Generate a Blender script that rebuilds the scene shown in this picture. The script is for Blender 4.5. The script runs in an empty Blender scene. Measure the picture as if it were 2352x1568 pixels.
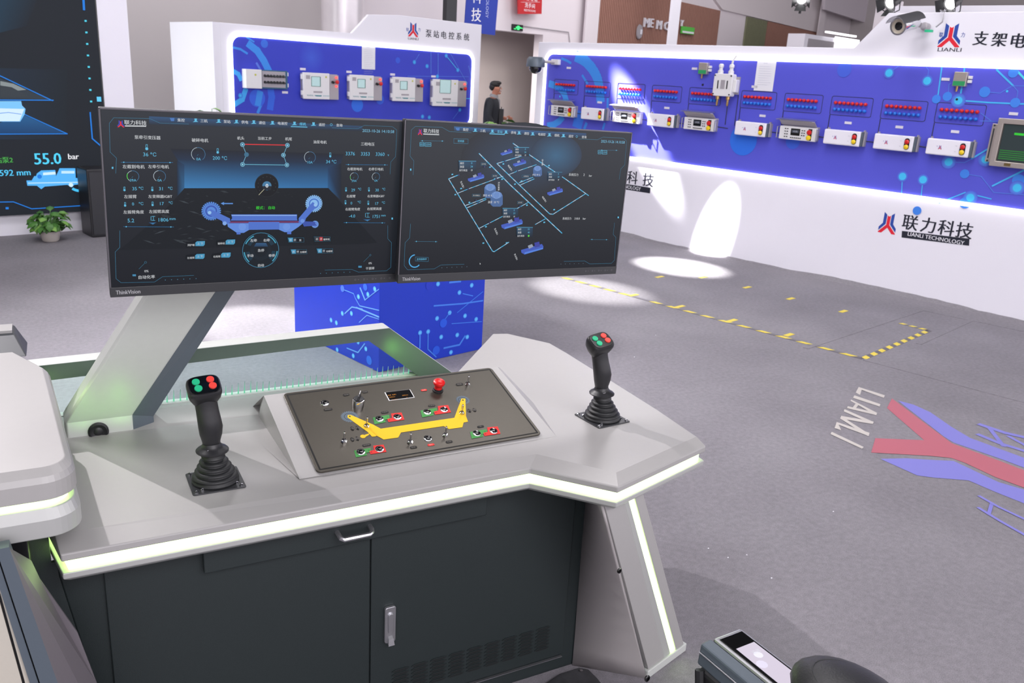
import bpy, bmesh, math, random
from mathutils import Vector, Matrix
random.seed(7)
C = bpy.context.scene.collection
SC = bpy.context.scene

# ------------------------------------------------------------------ camera
F_PX = 1963.33
CX, CY = 1176.0, 784.0
RC = Matrix(((0.880795, 0.092370, -0.464401), (-0.470125, 0.287467, -0.834473), (0.056419, 0.953326, 0.296625)))
# columns of the camera's matrix are its axes in the world; the hall's X runs along the control console
EYE = Vector((0, 0, 1.8))
ROT = Matrix((RC[0], RC[1], RC[2]))
cam = bpy.data.cameras.new('camera')
cam.sensor_width = 36.0
cam.lens = F_PX * 36.0 / 2352.0
cam.clip_start = 0.05
cam.clip_end = 200
cam.dof.use_dof = True
cam.dof.focus_distance = 2.45
cam.dof.aperture_fstop = 9.0
camo = bpy.data.objects.new('camera', cam)
C.objects.link(camo)
camo.matrix_world = Matrix.Translation(EYE) @ ROT.to_4x4()
SC.camera = camo

# ------------------------------------------------------------------ light, world, exposure
SC.view_settings.view_transform = 'Standard'
SC.view_settings.look = 'None'
SC.view_settings.exposure = 0.2
SC.view_settings.gamma = 1.0
SC.view_settings.use_curve_mapping = False

def lin(c):
    c = c / 255.0
    return c / 12.92 if c <= 0.04045 else ((c + 0.055) / 1.055) ** 2.4
def rgb(r, g, b, a=1.0):
    return (lin(r), lin(g), lin(b), a)

W = bpy.data.worlds.new('hall_air')
SC.world = W
W.use_nodes = True
bg = W.node_tree.nodes['Background']
bg.inputs[0].default_value = (0.97, 0.93, 1.0, 1)
bg.inputs[1].default_value = 1.72

UX = Vector((0.9653, 0.2613, 0)).normalized()      # along the pump booth, to the right
WX = Vector((-0.2613, 0.9653, 0)).normalized()     # away from the viewer
def area(name, loc, size, sy, power, col=(1, 0.98, 1), aim=None, rot=0.0):
    l = bpy.data.lights.new(name, 'AREA')
    l.shape = 'RECTANGLE'; l.size = size; l.size_y = sy; l.energy = power; l.color = col
    o = bpy.data.objects.new(name, l); C.objects.link(o)
    o.location = loc
    if aim is not None:
        o.rotation_euler = (Vector(aim) - Vector(loc)).to_track_quat('-Z', 'Y').to_euler()
    else:
        o.rotation_euler = (0, 0, rot)
    return o
def spot(name, loc, aim, power, deg, blend=0.15, col=(1, 0.98, 1), r=0.05):
    l = bpy.data.lights.new(name, 'SPOT')
    l.energy = power; l.spot_size = math.radians(deg); l.spot_blend = blend; l.color = col; l.shadow_soft_size = r
    o = bpy.data.objects.new(name, l); C.objects.link(o)
    o.location = loc
    o.rotation_euler = (Vector(aim) - Vector(loc)).to_track_quat('-Z', 'Y').to_euler()
    return o
for x, y, p in ((-2.5, 4.5, 240), (4.2, 5.0, 110), (0.5, 10.0, 60), (8.5, 12.0, 150), (1.0, 14.5, 200), (12.5, 15.5, 170)):
    area('hall_fill_light', (x, y, 7.6), 3.2, 1.2, p, (1, 0.97, 1), rot=0.3)
area('hall_fill_light', (10.5, 9.0, 7.2), 3.0, 1.5, 120, (1, .97, .98), aim=(14.5, 19.0, 4.5)).data.spread = math.radians(110)  # added fill to brighten the back wall at the right, no fixture
area('recess_fill', (8.9, 18.0, 2.7), 2.0, 0.6, 130, (1, .96, .94), rot=0.3)  # added fill to lift the wall inside the recess, no fixture
# key lamp over the stand, high behind the console on the left: lights the desks and the booth faces
spot('key_lamp', (-1.75, 8.1, 6.3), (0.35, 2.1, 0.8), 1500, 26, 0.5, (1, 0.94, 0.97), 0.05)
area('hall_fill_light', (2.2, -4.2, 5.8), 5.0, 2.0, 230, (1, .975, 1), aim=(4.0, 4.5, 0.6))  # added fill from behind the camera for faces turned to the viewer
area('hall_fill_light', (3.0, 3.4, 6.6), 4.0, 1.5, 120, (1, .975, 1), aim=(6.8, 6.4, 0.5))  # added wash to brighten the long display wall
area('hall_fill_light', (-1.6, 5.9, 4.6), 1.6, 1.0, 60, (1, .97, 1), aim=(1.5, 5.3, 0.2)).data.spread = math.radians(70)  # added wash to brighten the left face of the podium
area('hall_fill_light', (-3.0, 11.2, 4.6), 2.0, 1.5, 45, (.95, .99, 1), aim=(2.1, 13.1, .6)).data.spread = math.radians(60)  # added wash to brighten the side wall of the pump booth

# ------------------------------------------------------------------ picture point -> point on a real plane
def ray(px, py):
    return (ROT @ Vector((px - CX, -(py - CY), -F_PX))).normalized()
def onz(px, py, z=0.0):
    r = ray(px, py)
    return EYE + r * ((z - EYE.z) / r.z)
def onp(px, py, P, n):
    r = ray(px, py)
    return EYE + r * ((Vector(P) - EYE).dot(n) / r.dot(n))
def frame(o, ex, ez):
    ex = Vector(ex).normalized(); ez = Vector(ez).normalized()
    ey = ez.cross(ex)
    m = Matrix((ex, ey, ez)).transposed().to_4x4()
    m.translation = Vector(o)
    return m
def hit(M, px, py, y=0.0):
    """local (x, z) on the plane local-y = y of frame M"""
    n = M.col[1].xyz
    P = onp(px, py, M @ Vector((0, y, 0)), n)
    q = M.inverted() @ P
    return q.x, q.z

W2 = frame((6.845, 6.333, 0), -WX, (0, 0, 1))
B1 = frame((4.452, 13.05, 0), UX, (0, 0, 1))
LW = frame((0.405, 9.871, 0), UX, (0, 0, 1))
BK = frame((0, 16.0, 0), UX, (0, 0, 1))
I4 = Matrix.Identity(4)

# ------------------------------------------------------------------ materials
MATS = {}
def mat(name, col, rough=0.5, metal=0.0, var=0.05, scale=30.0, bump=0.0, coat=0.0, spec=None, emit=None, es=0.0, stretch=None, trans=0.0, alpha=1.0):
    if name in MATS: return MATS[name]
    m = bpy.data.materials.new(name); m.use_nodes = True
    nt = m.node_tree; b = nt.nodes['Principled BSDF']
    c = rgb(*col)
    tc = nt.nodes.new('ShaderNodeTexCoord'); n = nt.nodes.new('ShaderNodeTexNoise')
    n.inputs['Scale'].default_value = scale; n.inputs['Detail'].default_value = 4
    if stretch:
        mp = nt.nodes.new('ShaderNodeMapping'); mp.inputs['Scale'].default_value = stretch
        nt.links.new(tc.outputs['Object'], mp.inputs[0]); nt.links.new(mp.outputs[0], n.inputs['Vector'])
    else:
        nt.links.new(tc.outputs['Object'], n.inputs['Vector'])
    mx = nt.nodes.new('ShaderNodeMix'); mx.data_type = 'RGBA'
    mx.inputs[6].default_value = tuple(v * (1 - var) for v in c[:3]) + (1,)
    mx.inputs[7].default_value = tuple(min(1, v * (1 + var)) for v in c[:3]) + (1,)
    nt.links.new(n.outputs[0], mx.inputs[0]); nt.links.new(mx.outputs[2], b.inputs['Base Color'])
    b.inputs['Roughness'].default_value = rough; b.inputs['Metallic'].default_value = metal
    if coat: b.inputs['Coat Weight'].default_value = coat; b.inputs['Coat Roughness'].default_value = 0.08
    if spec is not None: b.inputs['Specular IOR Level'].default_value = spec
    if trans: b.inputs['Transmission Weight'].default_value = trans
    if bump:
        bp = nt.nodes.new('ShaderNodeBump'); bp.inputs['Strength'].default_value = bump; bp.inputs['Distance'].default_value = 0.002
        nt.links.new(n.outputs[0], bp.inputs['Height']); nt.links.new(bp.outputs[0], b.inputs['Normal'])
    if emit:
        b.inputs['Emission Color'].default_value = emit + (1,); b.inputs['Emission Strength'].default_value = es
    MATS[name] = m
    return m
def attr_mat(name, emission=0.0, rough=0.5, spec=0.5, base=True):
    m = bpy.data.materials.new(name); m.use_nodes = True
    nt = m.node_tree; b = nt.nodes['Principled BSDF']
    a = nt.nodes.new('ShaderNodeAttribute'); a.attribute_name = 'Col'
    if base: nt.links.new(a.outputs['Color'], b.inputs['Base Color'])
    else: b.inputs['Base Color'].default_value = (0.006, 0.007, 0.009, 1)
    b.inputs['Roughness'].default_value = rough; b.inputs['Specular IOR Level'].default_value = spec
    if emission:
        nt.links.new(a.outputs['Color'], b.inputs['Emission Color']); b.inputs['Emission Strength'].default_value = emission
    MATS[name] = m
    return m
PRINT = attr_mat('printed_ink', 0.0, 0.55, 0.3)  # also carries the projected-light logo painted on the carpet
SCREEN = attr_mat('lit_pixels', .80, 0.25, 0.25, base=False)
LEDPIX = attr_mat('led_wall_pixels', .98, 0.6, 0.2, base=False)

m_silver = mat('silver_paint', (166, 164, 163), 0.42, 0.12, 0.02, 60, 0.02)
m_silver2 = mat('satin_silver_paint', (200, 203, 199), 0.45, 0.15, 0.03, 60, 0.02)
m_lip = mat('grey_edge_paint', (182, 183, 181), 0.35, 0.3, 0.02, 60)
m_dark = mat('dark_green_black_powder_coat', (33, 41, 42), 0.5, 0.0, 0.12, 900, 0.25)
m_warm = mat('warm_grey_paint', (165, 160, 160), 0.5, 0.1, 0.03, 200, 0.05)
m_steelblue = mat('blue_grey_paint', (92, 102, 112), 0.42, 0.2, 0.04, 100, 0.05)
m_black = mat('black_plastic', (32, 32, 35), 0.42, 0, 0.1, 200, 0.1)
m_rubber = mat('black_rubber', (30, 31, 33), 0.5, 0, 0.15, 300, 0.15)
m_gloss = mat('glossy_black', (10, 10, 11), 0.15, 0, 0.1, 60, 0, 0.5)
m_bezel = mat('charcoal_bezel', (48, 49, 52), 0.4, 0, 0.08, 900, 0.1)
m_chrome = mat('chrome', (225, 225, 228), 0.08, 1.0, 0.02, 60)
m_alu = mat('brushed_aluminium', (200, 200, 204), 0.3, 0.9, 0.04, 300, 0.05)
m_plate = mat('dark_brushed_stainless', (80, 76, 69), 0.32, 0.7, 0.12, 60, 0.06, stretch=(2, 60, 60))
m_white = mat('white_board', (232, 230, 238), 0.55, 0, 0.015, 3)
m_case = mat('white_case_paint', (222, 221, 222), 0.45, 0, 0.02, 40)
m_casegrey = mat('grey_case_paint', (165, 160, 165), 0.45, 0.1, 0.03, 40)
m_red = mat('red_plastic', (205, 28, 28), 0.3, 0, 0.05, 60)
m_redlamp = mat('lit_red_lamp', (255, 60, 60), 0.3, 0, 0.02, 60, emit=(1, 0.08, 0.07), es=1.6)
m_yellow = mat('yellow_plastic', (235, 200, 30), 0.3, 0, 0.05, 60)
m_blue = mat('blue_plastic', (30, 110, 215), 0.3, 0, 0.05, 60)
m_green = mat('green_plastic', (45, 195, 140), 0.35, 0, 0.03, 60)
m_coral = mat('coral_plastic', (250, 80, 70), 0.35, 0, 0.03, 60)
m_brass = mat('brass', (205, 170, 110), 0.3, 0.8, 0.05, 60)
m_ledgreen = mat('green_white_led_diffuser', (240, 255, 220), 0.5, 0, 0.01, 5, emit=(0.62, 1.0, 0.30), es=4.2)
m_ledwhite = mat('white_led_diffuser', (255, 255, 255), 0.5, 0, 0.01, 5, emit=(1, 0.98, 1), es=3.0)
m_wallgrey = mat('grey_hall_wall', (196, 190, 190), 0.8, 0, 0.02, 0.8)
m_wallbright = mat('pale_hall_wall', (224, 216, 220), 0.8, 0, 0.02, 0.8)
m_recess = mat('beige_grey_wall', (185, 174, 170), 0.85, 0, 0.03, 1.5)
m_brown = mat('brown_slat', (158, 116, 102), 0.7, 0, 0.08, 5)
m_leaf = mat('green_leaf', (72, 120, 52), 0.45, 0, 0.35, 14)
m_leaf2 = mat('light_green_leaf', (120, 165, 80), 0.45, 0, 0.3, 14)
m_pot = mat('pale_pot', (196, 188, 180), 0.6, 0, 0.04, 20)
m_soil = mat('dark_soil', (50, 40, 32), 0.9, 0, 0.3, 60, 0.4)
m_skin = mat('skin', (186, 124, 100), 0.55, 0, 0.05, 30)
m_hair = mat('black_hair', (30, 27, 26), 0.6, 0, 0.3, 120, 0.3)
m_suit = mat('charcoal_suit_cloth', (38, 40, 46), 0.8, 0, 0.1, 200, 0.2)
m_shirt = mat('grey_shirt_cloth', (150, 148, 150), 0.8, 0, 0.05, 200, 0.1)
m_paper = mat('white_paper', (226, 226, 232), 0.7, 0, 0.01, 5)
m_tag = mat('white_tag', (215, 212, 222), 0.6, 0, 0.02, 5)
m_ceil = mat('dark_roof', (34, 36, 42), 0.9, 0, 0.3, 2)
m_truss = mat('grey_truss_metal', (120, 124, 130), 0.5, 0.5, 0.1, 10)
m_teal = mat('dark_teal_paint', (45, 90, 120), 0.4, 0, 0.05, 60)
m_lightpaint = mat('steel_plate', (190, 180, 172), 0.35, 0.6, 0.06, 80)

# ------------------------------------------------------------------ mesh helpers
class MB:
    def __init__(s): s.v = []; s.f = []
    def add(s, vs, fs):
        n = len(s.v); s.v += [Vector(v) for v in vs]; s.f += [tuple(i + n for i in f) for f in fs]; return s
    def box(s, x0, x1, y0, y1, z0, z1):
        v = [(x0, y0, z0), (x1, y0, z0), (x1, y1, z0), (x0, y1, z0), (x0, y0, z1), (x1, y0, z1), (x1, y1, z1), (x0, y1, z1)]
        return s.add(v, [(0, 3, 2, 1), (4, 5, 6, 7), (0, 1, 5, 4), (1, 2, 6, 5), (2, 3, 7, 6), (3, 0, 4, 7)])
    def loft(s, rings, cap=True, closed=True):
        n = len(rings[0]); base = len(s.v)
        for r in rings: s.v += [Vector(p) for p in r]
        m = n if closed else n - 1
        for k in range(len(rings) - 1):
            for i in range(m):
                a = base + k * n + i; b = base + k * n + (i + 1) % n
                s.f.append((a, b, b + n, a + n))
        if cap:
            s.f.append(tuple(base + i for i in reversed(range(n))))
            s.f.append(tuple(base + (len(rings) - 1) * n + i for i in range(n)))
        return s
    def prism(s, pts, a, b, axis=2):
        def P(p, h):
            return (p[0], p[1], h) if axis == 2 else ((p[0], h, p[1]) if axis == 1 else (h, p[0], p[1]))
        return s.loft([[P(p, a) for p in pts], [P(p, b) for p in pts]])
    def slab(s, pts3, off):
        off = Vector(off)
        return s.loft([[Vector(p) for p in pts3], [Vector(p) + off for p in pts3]])
    def lathe(s, prof, n=20, o=(0, 0, 0), ax=(0, 0, 1), sx=1.0, sy=1.0):
        q = Vector((0, 0, 1)).rotation_difference(Vector(ax).normalized()); o = Vector(o)
        rings = []
        for r, h in prof:
            rings.append([o + q @ Vector((max(r, 1e-5) * math.cos(2 * math.pi * i / n) * sx, max(r, 1e-5) * math.sin(2 * math.pi * i / n) * sy, h)) for i in range(n)])
        return s.loft(rings)
    def cyl(s, p0, p1, r0, r1=None, n=12):
        p0 = Vector(p0); p1 = Vector(p1); r1 = r0 if r1 is None else r1
        return s.lathe([(r0, 0), (r1, (p1 - p0).length)], n, p0, p1 - p0)
    def tube(s, path, r, n=8):
        path = [Vector(p) for p in path]; rings = []
        for i, p in enumerate(path):
            t = (path[min(i + 1, len(path) - 1)] - path[max(i - 1, 0)]).normalized()
            a = t.orthogonal().normalized() if i == 0 else (a - t * a.dot(t)).normalized()
            b = t.cross(a)
            rr = r[i] if isinstance(r, (list, tuple)) else r
            rings.append([p + (a * math.cos(2 * math.pi * k / n) + b * math.sin(2 * math.pi * k / n)) * rr for k in range(n)])
        return s.loft(rings)
    def ball(s, c, rx, ry=None, rz=None, n=12, m=8):
        ry = ry or rx; rz = rz or rx; c = Vector(c); rings = []
        for j in range(m + 1):
            t = math.pi * j / m
            rings.append([c + Vector((rx * max(math.sin(t), 1e-4) * math.cos(2 * math.pi * i / n), ry * max(math.sin(t), 1e-4) * math.sin(2 * math.pi * i / n), -rz * math.cos(t))) for i in range(n)])
        return s.loft(rings)
    def build(s, name, m, parent=None, world=False, smooth=False, bevel=0.0, label=None, kind=None, segs=2):
        vs = s.v
        if world and parent is not None:
            top = parent
            while top.parent: top = top.parent
            inv = MW[top.name].inverted(); vs = [inv @ v for v in vs]
        me = bpy.data.meshes.new(name)
        me.from_pydata([tuple(v) for v in vs], [], s.f)
        bm = bmesh.new(); bm.from_mesh(me); bmesh.ops.recalc_face_normals(bm, faces=bm.faces); bm.to_mesh(me); bm.free()
        if smooth:
            me.polygons.foreach_set('use_smooth', [True] * len(me.polygons))
            if smooth != 'all':
                me.set_sharp_from_angle(angle=math.radians(40))
        me.materials.append(m)
        o = bpy.data.objects.new(name, me); C.objects.link(o)
        if parent is not None: o.parent = parent
        if bevel:
            b = o.modifiers.new('bevel', 'BEVEL'); b.width = bevel; b.segments = segs; b.limit_method = 'ANGLE'; b.angle_limit = math.radians(35)
            b.harden_normals = False
        if label: o['label'] = label
        if kind: o['kind'] = kind
        return o
MW = {}
def thing(name, label, cat, M=I4, group=None):
    if isinstance(M, (tuple, Vector)): M = Matrix.Translation(Vector(M))
    o = bpy.data.objects.new(name, None); C.objects.link(o); o.empty_display_size = 0.05
    o.matrix_world = M; MW[o.name] = M.copy()
    o['label'] = label; o['category'] = cat
    if group: o['group'] = group
    return o
def struct(o):
    o['kind'] = 'structure'; return o
def copy_tree(src, M, label, group=None):
    r = src.copy(); C.objects.link(r); r.matrix_world = M; MW[r.name] = M.copy(); r['label'] = label
    if group: r['group'] = group
    for ch in [c for c in src.children]:
        c = ch.copy(); C.objects.link(c); c.parent = r
        for g in ch.children:
            d = g.copy(); C.objects.link(d); d.parent = c
    return r
def rrect(x0, x1, z0, z1, r, n=4):
    pts = []
    for cx, cz, a0 in ((x1 - r, z1 - r, 0), (x0 + r, z1 - r, 90), (x0 + r, z0 + r, 180), (x1 - r, z0 + r, 270)):
        for k in range(n + 1):
            a = math.radians(a0 + 90 * k / n); pts.append((cx + r * math.cos(a), cz + r * math.sin(a)))
    return pts

# ------------------------------------------------------------------ flat print and screen pixels
TXT = {}
def glyphs(s):
    if s not in TXT:
        cu = bpy.data.curves.new('t', 'FONT'); cu.body = s; cu.size = 1.0; cu.resolution_u = 2
        ob = bpy.data.objects.new('t', cu); me = ob.to_mesh()
        vs = [(v.co.x, v.co.y) for v in me.vertices]; fs = [tuple(p.vertices) for p in me.polygons]
        ob.to_mesh_clear(); bpy.data.objects.remove(ob); bpy.data.curves.remove(cu)
        if not vs: vs = [(0, 0)]
        x0 = min(v[0] for v in vs); x1 = max(v[0] for v in vs); y0 = min(v[1] for v in vs); y1 = max(v[1] for v in vs)
        TXT[s] = (vs, fs, x0, x1, y0, y1)
    return TXT[s]
class Art:
    """flat shapes in the local (x, z) plane of frame M, facing local -y; eps = gap in front of y0"""
    def __init__(s, M, y0=0.0, eps=0.0006, px=None):
        s.M = M; s.y0 = y0; s.e = eps; s.v = []; s.f = []; s.c = []; s.k = 1; s.px = px
    def P(s, a, b=None):
        if b is None: a, b = a
        if s.px is None: return a, b
        q = s.px(a, b); return hit(s.M, q[0], q[1], s.y0)
    def _add(s, vs, fs, cols):
        s.n = (getattr(s, 'n', 0) + 1) % 40; n = len(s.v); y = s.y0 - s.e * (s.k + .02 * s.n)
        s.v += [(x, y, z) for x, z in vs]
        for f, cc in zip(fs, cols):
            s.f.append(tuple(i + n for i in f)); s.c.append(cc)
    def up(s, n=1): s.k += n; return s
    def raw(s, pts, col):
        s._add(pts, [tuple(range(len(pts)))], [[col] * len(pts)])
    def poly(s, pts, col): s.raw([s.P(p) for p in pts], col); return s
    def grad(s, pts, cols):
        s._add([s.P(p) for p in pts], [tuple(range(len(pts)))], [list(cols)]); return s
    def line(s, pts, w, col, closed=False):
        q = [Vector(s.P(p)) for p in pts]
        if closed: q.append(q[0])
        for a, b in zip(q, q[1:]):
            d = (b - a)
            if d.length < 1e-7: continue
            d.normalize(); n = Vector((-d.y, d.x)) * w / 2; d = d * w * 0.3
            s.raw([a - d - n, b + d - n, b + d + n, a - d + n], col)
        return s
    def disc(s, p, r, col, n=16, edge=None, sx=1.0):
        c = s.P(p); vs = [c] + [(c[0] + r * sx * math.cos(2 * math.pi * i / n), c[1] + r * math.sin(2 * math.pi * i / n)) for i in range(n)]
        e = edge or col
        s._add(vs, [(0, 1 + i, 1 + (i + 1) % n) for i in range(n)], [[col, e, e]] * n); return s
    def ring(s, p, r0, r1, col, a0=0, a1=360, n=28):
        c = s.P(p); vs = []
        for i in range(n + 1):
            a = math.radians(a0 + (a1 - a0) * i / n)
            for r in (r0, r1): vs.append((c[0] + r * math.cos(a), c[1] + r * math.sin(a)))
        s._add(vs, [(2 * i, 2 * i + 1, 2 * i + 3, 2 * i + 2) for i in range(n)], [[col] * 4] * n); return s
    def text(s, t, p, h, col, al='c', sx=1.0, rot=0.0, bold=0.0):
        """h is the height of the writing; p its centre (al c), left middle (l) or right middle (r)"""
        vs, fs, x0, x1, y0, y1 = glyphs(t); c = s.P(p)
        k = h / max(y1 - y0, 1e-6); ox = {'c': (x0 + x1) / 2, 'l': x0, 'r': x1}[al]
        ca, sa = math.cos(rot), math.sin(rot)
        for dx in ((0,) if not bold else (-bold * h, bold * h)):
            q = []
            for x, y in vs:
                X = (x - ox) * k * sx + dx; Z = (y - (y0 + y1) / 2) * k
                q.append((c[0] + X * ca - Z * sa, c[1] + X * sa + Z * ca))
            s._add(q, fs, [[col] * len(f) for f in fs])
        return s
    def unit(s, p, d=(0, -10)):
        """size of a picture step at p, in metres"""
        a = Vector(s.P(p)); b = Vector(s.P((p[0] + d[0], p[1] + d[1]))); return (b - a).length / math.hypot(*d)
    def build(s, name, m, parent, label=None):
        vs = [s.M @ Vector(v) for v in s.v]
        top = parent
        while top.parent: top = top.parent
        if top.type == 'EMPTY' or top.name in MW:
            inv = MW[top.name].inverted(); vs = [inv @ v for v in vs]
        me = bpy.data.meshes.new(name); me.from_pydata([tuple(v) for v in vs], [], s.f)
        ca = me.color_attributes.new('Col', 'FLOAT_COLOR', 'CORNER')
        flat = []
        for cc in s.c:
            for c in cc: flat += [c[0], c[1], c[2], 1.0]
        ca.data.foreach_set('color', flat)
        me.materials.append(m)
        o = bpy.data.objects.new(name, me); C.objects.link(o); o.parent = parent
        if label: o['label'] = label
        return o
INKBLUE = rgb(46, 76, 160); INKRED = rgb(222, 40, 58); INKDARK = rgb(38, 40, 52); INKWHITE = rgb(235, 235, 240)
def emblem(A, cx, cz, w, h, blue=INKBLUE, red=INKRED):
    """the forked emblem: a red Y upside down between two blue angled bars"""
    P = lambda x, z: (cx + x * w / 2, cz + z * h / 2)
    A.raw([P(-.18, .72), P(0, .62), P(.18, .72), P(.18, -.18), P(0, -.30), P(-.18, -.18)], red)
    A.raw([P(-.18, -.18), P(0, -.30), P(0, -.45), P(-.60, -1), P(-1, -1), P(-1, -.93)], red)
    A.raw([P(.18, -.18), P(1, -.93), P(1, -1), P(.60, -1), P(0, -.45), P(0, -.30)], red)
    for sgn in (-1, 1):
        q = [P(sgn * .60, 1), P(sgn * .26, .78), P(sgn * .26, -.12), P(sgn * 1.0, -.80), P(sgn * 1.0, -.45), P(sgn * .60, -.05)]
        A.raw(q, blue)

# ================================================================== THE HALL
def carpet():
    m = bpy.data.materials.new('grey_carpet'); m.use_nodes = True
    nt = m.node_tree; b = nt.nodes['Principled BSDF']; L = nt.links.new
    tc = nt.nodes.new('ShaderNodeTexCoord')
    n1 = nt.nodes.new('ShaderNodeTexNoise'); n1.inputs['Scale'].default_value = 260; n1.inputs['Detail'].default_value = 3
    n2 = nt.nodes.new('ShaderNodeTexNoise'); n2.inputs['Scale'].default_value = 1.1; n2.inputs['Detail'].default_value = 6
    n3 = nt.nodes.new('ShaderNodeTexNoise'); n3.inputs['Scale'].default_value = 40; n3.inputs['Detail'].default_value = 5
    for n in (n1, n2, n3): L(tc.outputs['Object'], n.inputs['Vector'])
    r = nt.nodes.new('ShaderNodeValToRGB'); r.color_ramp.elements[0].color = rgb(108, 105, 110); r.color_ramp.elements[1].color = rgb(150, 146, 152)
    r.color_ramp.elements[0].position = 0.32; r.color_ramp.elements[1].position = 0.68
    a = nt.nodes.new('ShaderNodeMath'); a.operation = 'MULTIPLY_ADD'; a.inputs[1].default_value = 0.45
    L(n1.outputs[0], a.inputs[0])
    c = nt.nodes.new('ShaderNodeMath'); c.operation = 'MULTIPLY_ADD'; c.inputs[1].default_value = 0.30
    L(n2.outputs[0], c.inputs[0]); L(a.outputs[0], c.inputs[2])
    d = nt.nodes.new('ShaderNodeMath'); d.operation = 'MULTIPLY'; d.inputs[1].default_value = 0.25
    L(n3.outputs[0], d.inputs[0]); L(d.outputs[0], a.inputs[2])
    L(c.outputs[0], r.inputs[0]); L(r.outputs[0], b.inputs['Base Color'])
    b.inputs['Roughness'].default_value = 0.95; b.inputs['Specular IOR Level'].default_value = 0.1
    bp = nt.nodes.new('ShaderNodeBump'); bp.inputs['Strength'].default_value = 0.5; bp.inputs['Distance'].default_value = 0.003
    L(n1.outputs[0], bp.inputs['Height']); L(bp.outputs[0], b.inputs['Normal'])
    return m
m_carpet = carpet()
fl = MB().box(-14, 26, -6, 44, -0.1, 0).build('floor', m_carpet); struct(fl)
ce = MB().box(-14, 26, -6, 44, 9.0, 9.2).build('ceiling', m_ceil); struct(ce)
for k in range(10):
    y = 8 + k * 3.4
    t = MB()
    for z in (8.2, 8.8): t.box(-14, 26, y - .05, y + .05, z, z + .1)
    for j in range(40):
        x = -14 + j
        t.tube([(x, y, 8.25), (x + .5, y, 8.85), (x + 1, y, 8.25)], .03, 4)
    t.build('trim_%d' % (k + 10), m_truss, ce)
# walls in the frame of the back wall
def wpx(a, b, y=0.0): return hit(BK, a, b, y)
def bkbox(name, x0, x1, y0, y1, z0, z1, m):
    mb = MB().box(x0, x1, y0, y1, z0, z1); mb.v = [BK @ v for v in mb.v]
    o = mb.build(name, m); return struct(o)
xd0 = wpx(1098, 68)[0]; xd1, zd = wpx(1247.6, 80)
xcol = wpx(745, 20)[0]; xend = wpx(2040, 20)[0]
bkbox('wall_back', -16, xcol + .3, 0, .3, 0, 8.9, m_wallgrey)
bkbox('wall_back', xcol + .3, xd0, 0, .3, 0, 8.9, m_wallbright)
bkbox('wall_back', xd0, xd1, 0, .3, zd, 8.9, m_wallbright)
bkbox('wall_back', xd1, xend, 0, .3, 0, 8.9, m_wallbright)
bkbox('wall_recess', xd0 - .5, xd1 + 2.5, 1.6, 1.8, 0, zd + .6, m_recess)
bkbox('wall_far', xend - 4, 40, 14, 14.3, 0, 9, m_ceil)
q = MB().box(-14, -13.8, -6, 44, 0, 8.9); struct(q.build('wall_left', m_wallgrey))
q = MB().box(25.8, 26, 8, 44, 0, 8.9); struct(q.build('wall_right', m_wallgrey))
# pillars and pilasters
def pillar(name, px0, px1, y, m, rd=None, label=None):
    a = wpx(px0, 40, y)[0]; b = wpx(px1, 40, y)[0]
    mb = MB()
    if rd: mb.lathe([((b - a) / 2, 0), ((b - a) / 2, 8.9)], 24, ((a + b) / 2, y, 0))
    else: mb.box(a, b, y, y + (b - a) * .12, 0, 8.9)
    mb.v = [BK @ v for v in mb.v]
    return struct(mb.build(name, m, smooth=bool(rd)))
pillar('trim_1', 745, 828, -1.2, mat('mottled_pale_duct', (226, 220, 224), 0.3, 0.3, 0.12, 3), True)
pillar('trim_2', 1540, 1561, -2.0, m_white)
pillar('trim_3', 1346, 1376, -.25, m_wallbright)
pillar('trim_4', 1884, 1896, -.3, m_wallbright)
# skirting
bb = MB().box(xd1 + .1, xend - .5, -.03, 0, 0, .12); bb.v = [BK @ v for v in bb.v]; struct(bb.build('baseboard_back', m_casegrey))

# slatted brown wall claddings
def slat_panel(name, label, quad, m, step, y=-.06, split=None):
    pts = [wpx(a, b, y) for a, b in quad]
    x0, x1 = pts[0][0], pts[1][0]
    t = thing(name, label, 'wall panel', BK @ Matrix.Translation((x0, y, 0)), 'slatted wall claddings')
    def zt(x): return pts[0][1] + (pts[1][1] - pts[0][1]) * (x - x0) / (x1 - x0)
    zb = min(pts[2][1], pts[3][1]) - .6
    MB().prism([(0, zb), (x1 - x0, zb), (x1 - x0, zt(x1)), (0, zt(x0))], .03, .05, 1).build('backing_board', m, t)
    s = MB(); x = x0
    while x < x1 - step:
        s.prism([(x - x0, zb), (x - x0 + step * .62, zb), (x - x0 + step * .62, zt(x)), (x - x0, zt(x))], 0, .03, 1); x += step
    o = s.build('slats', m, t); o['kind'] = 'stuff'
    return t
slat_panel('slatted_panel', 'tall brown slatted wall cladding behind the white pillar', [(1379, -38), (1657, 25), (1650, 108), (1374, 108)], m_brown, .07)
slat_panel('slatted_panel', 'low brown slatted wall cladding further right under the sloped white soffit', [(1765, 49), (1882, 76), (1870, 108), (1760, 108)], m_brown, .07)
slat_panel('slatted_panel', 'olive green slatted wall cladding beside the low brown one', [(1717, 38), (1764, 49), (1759, 108), (1711, 108)], mat('olive_slat', (124, 126, 100), 0.7, 0, 0.06, 5), .07)
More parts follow.
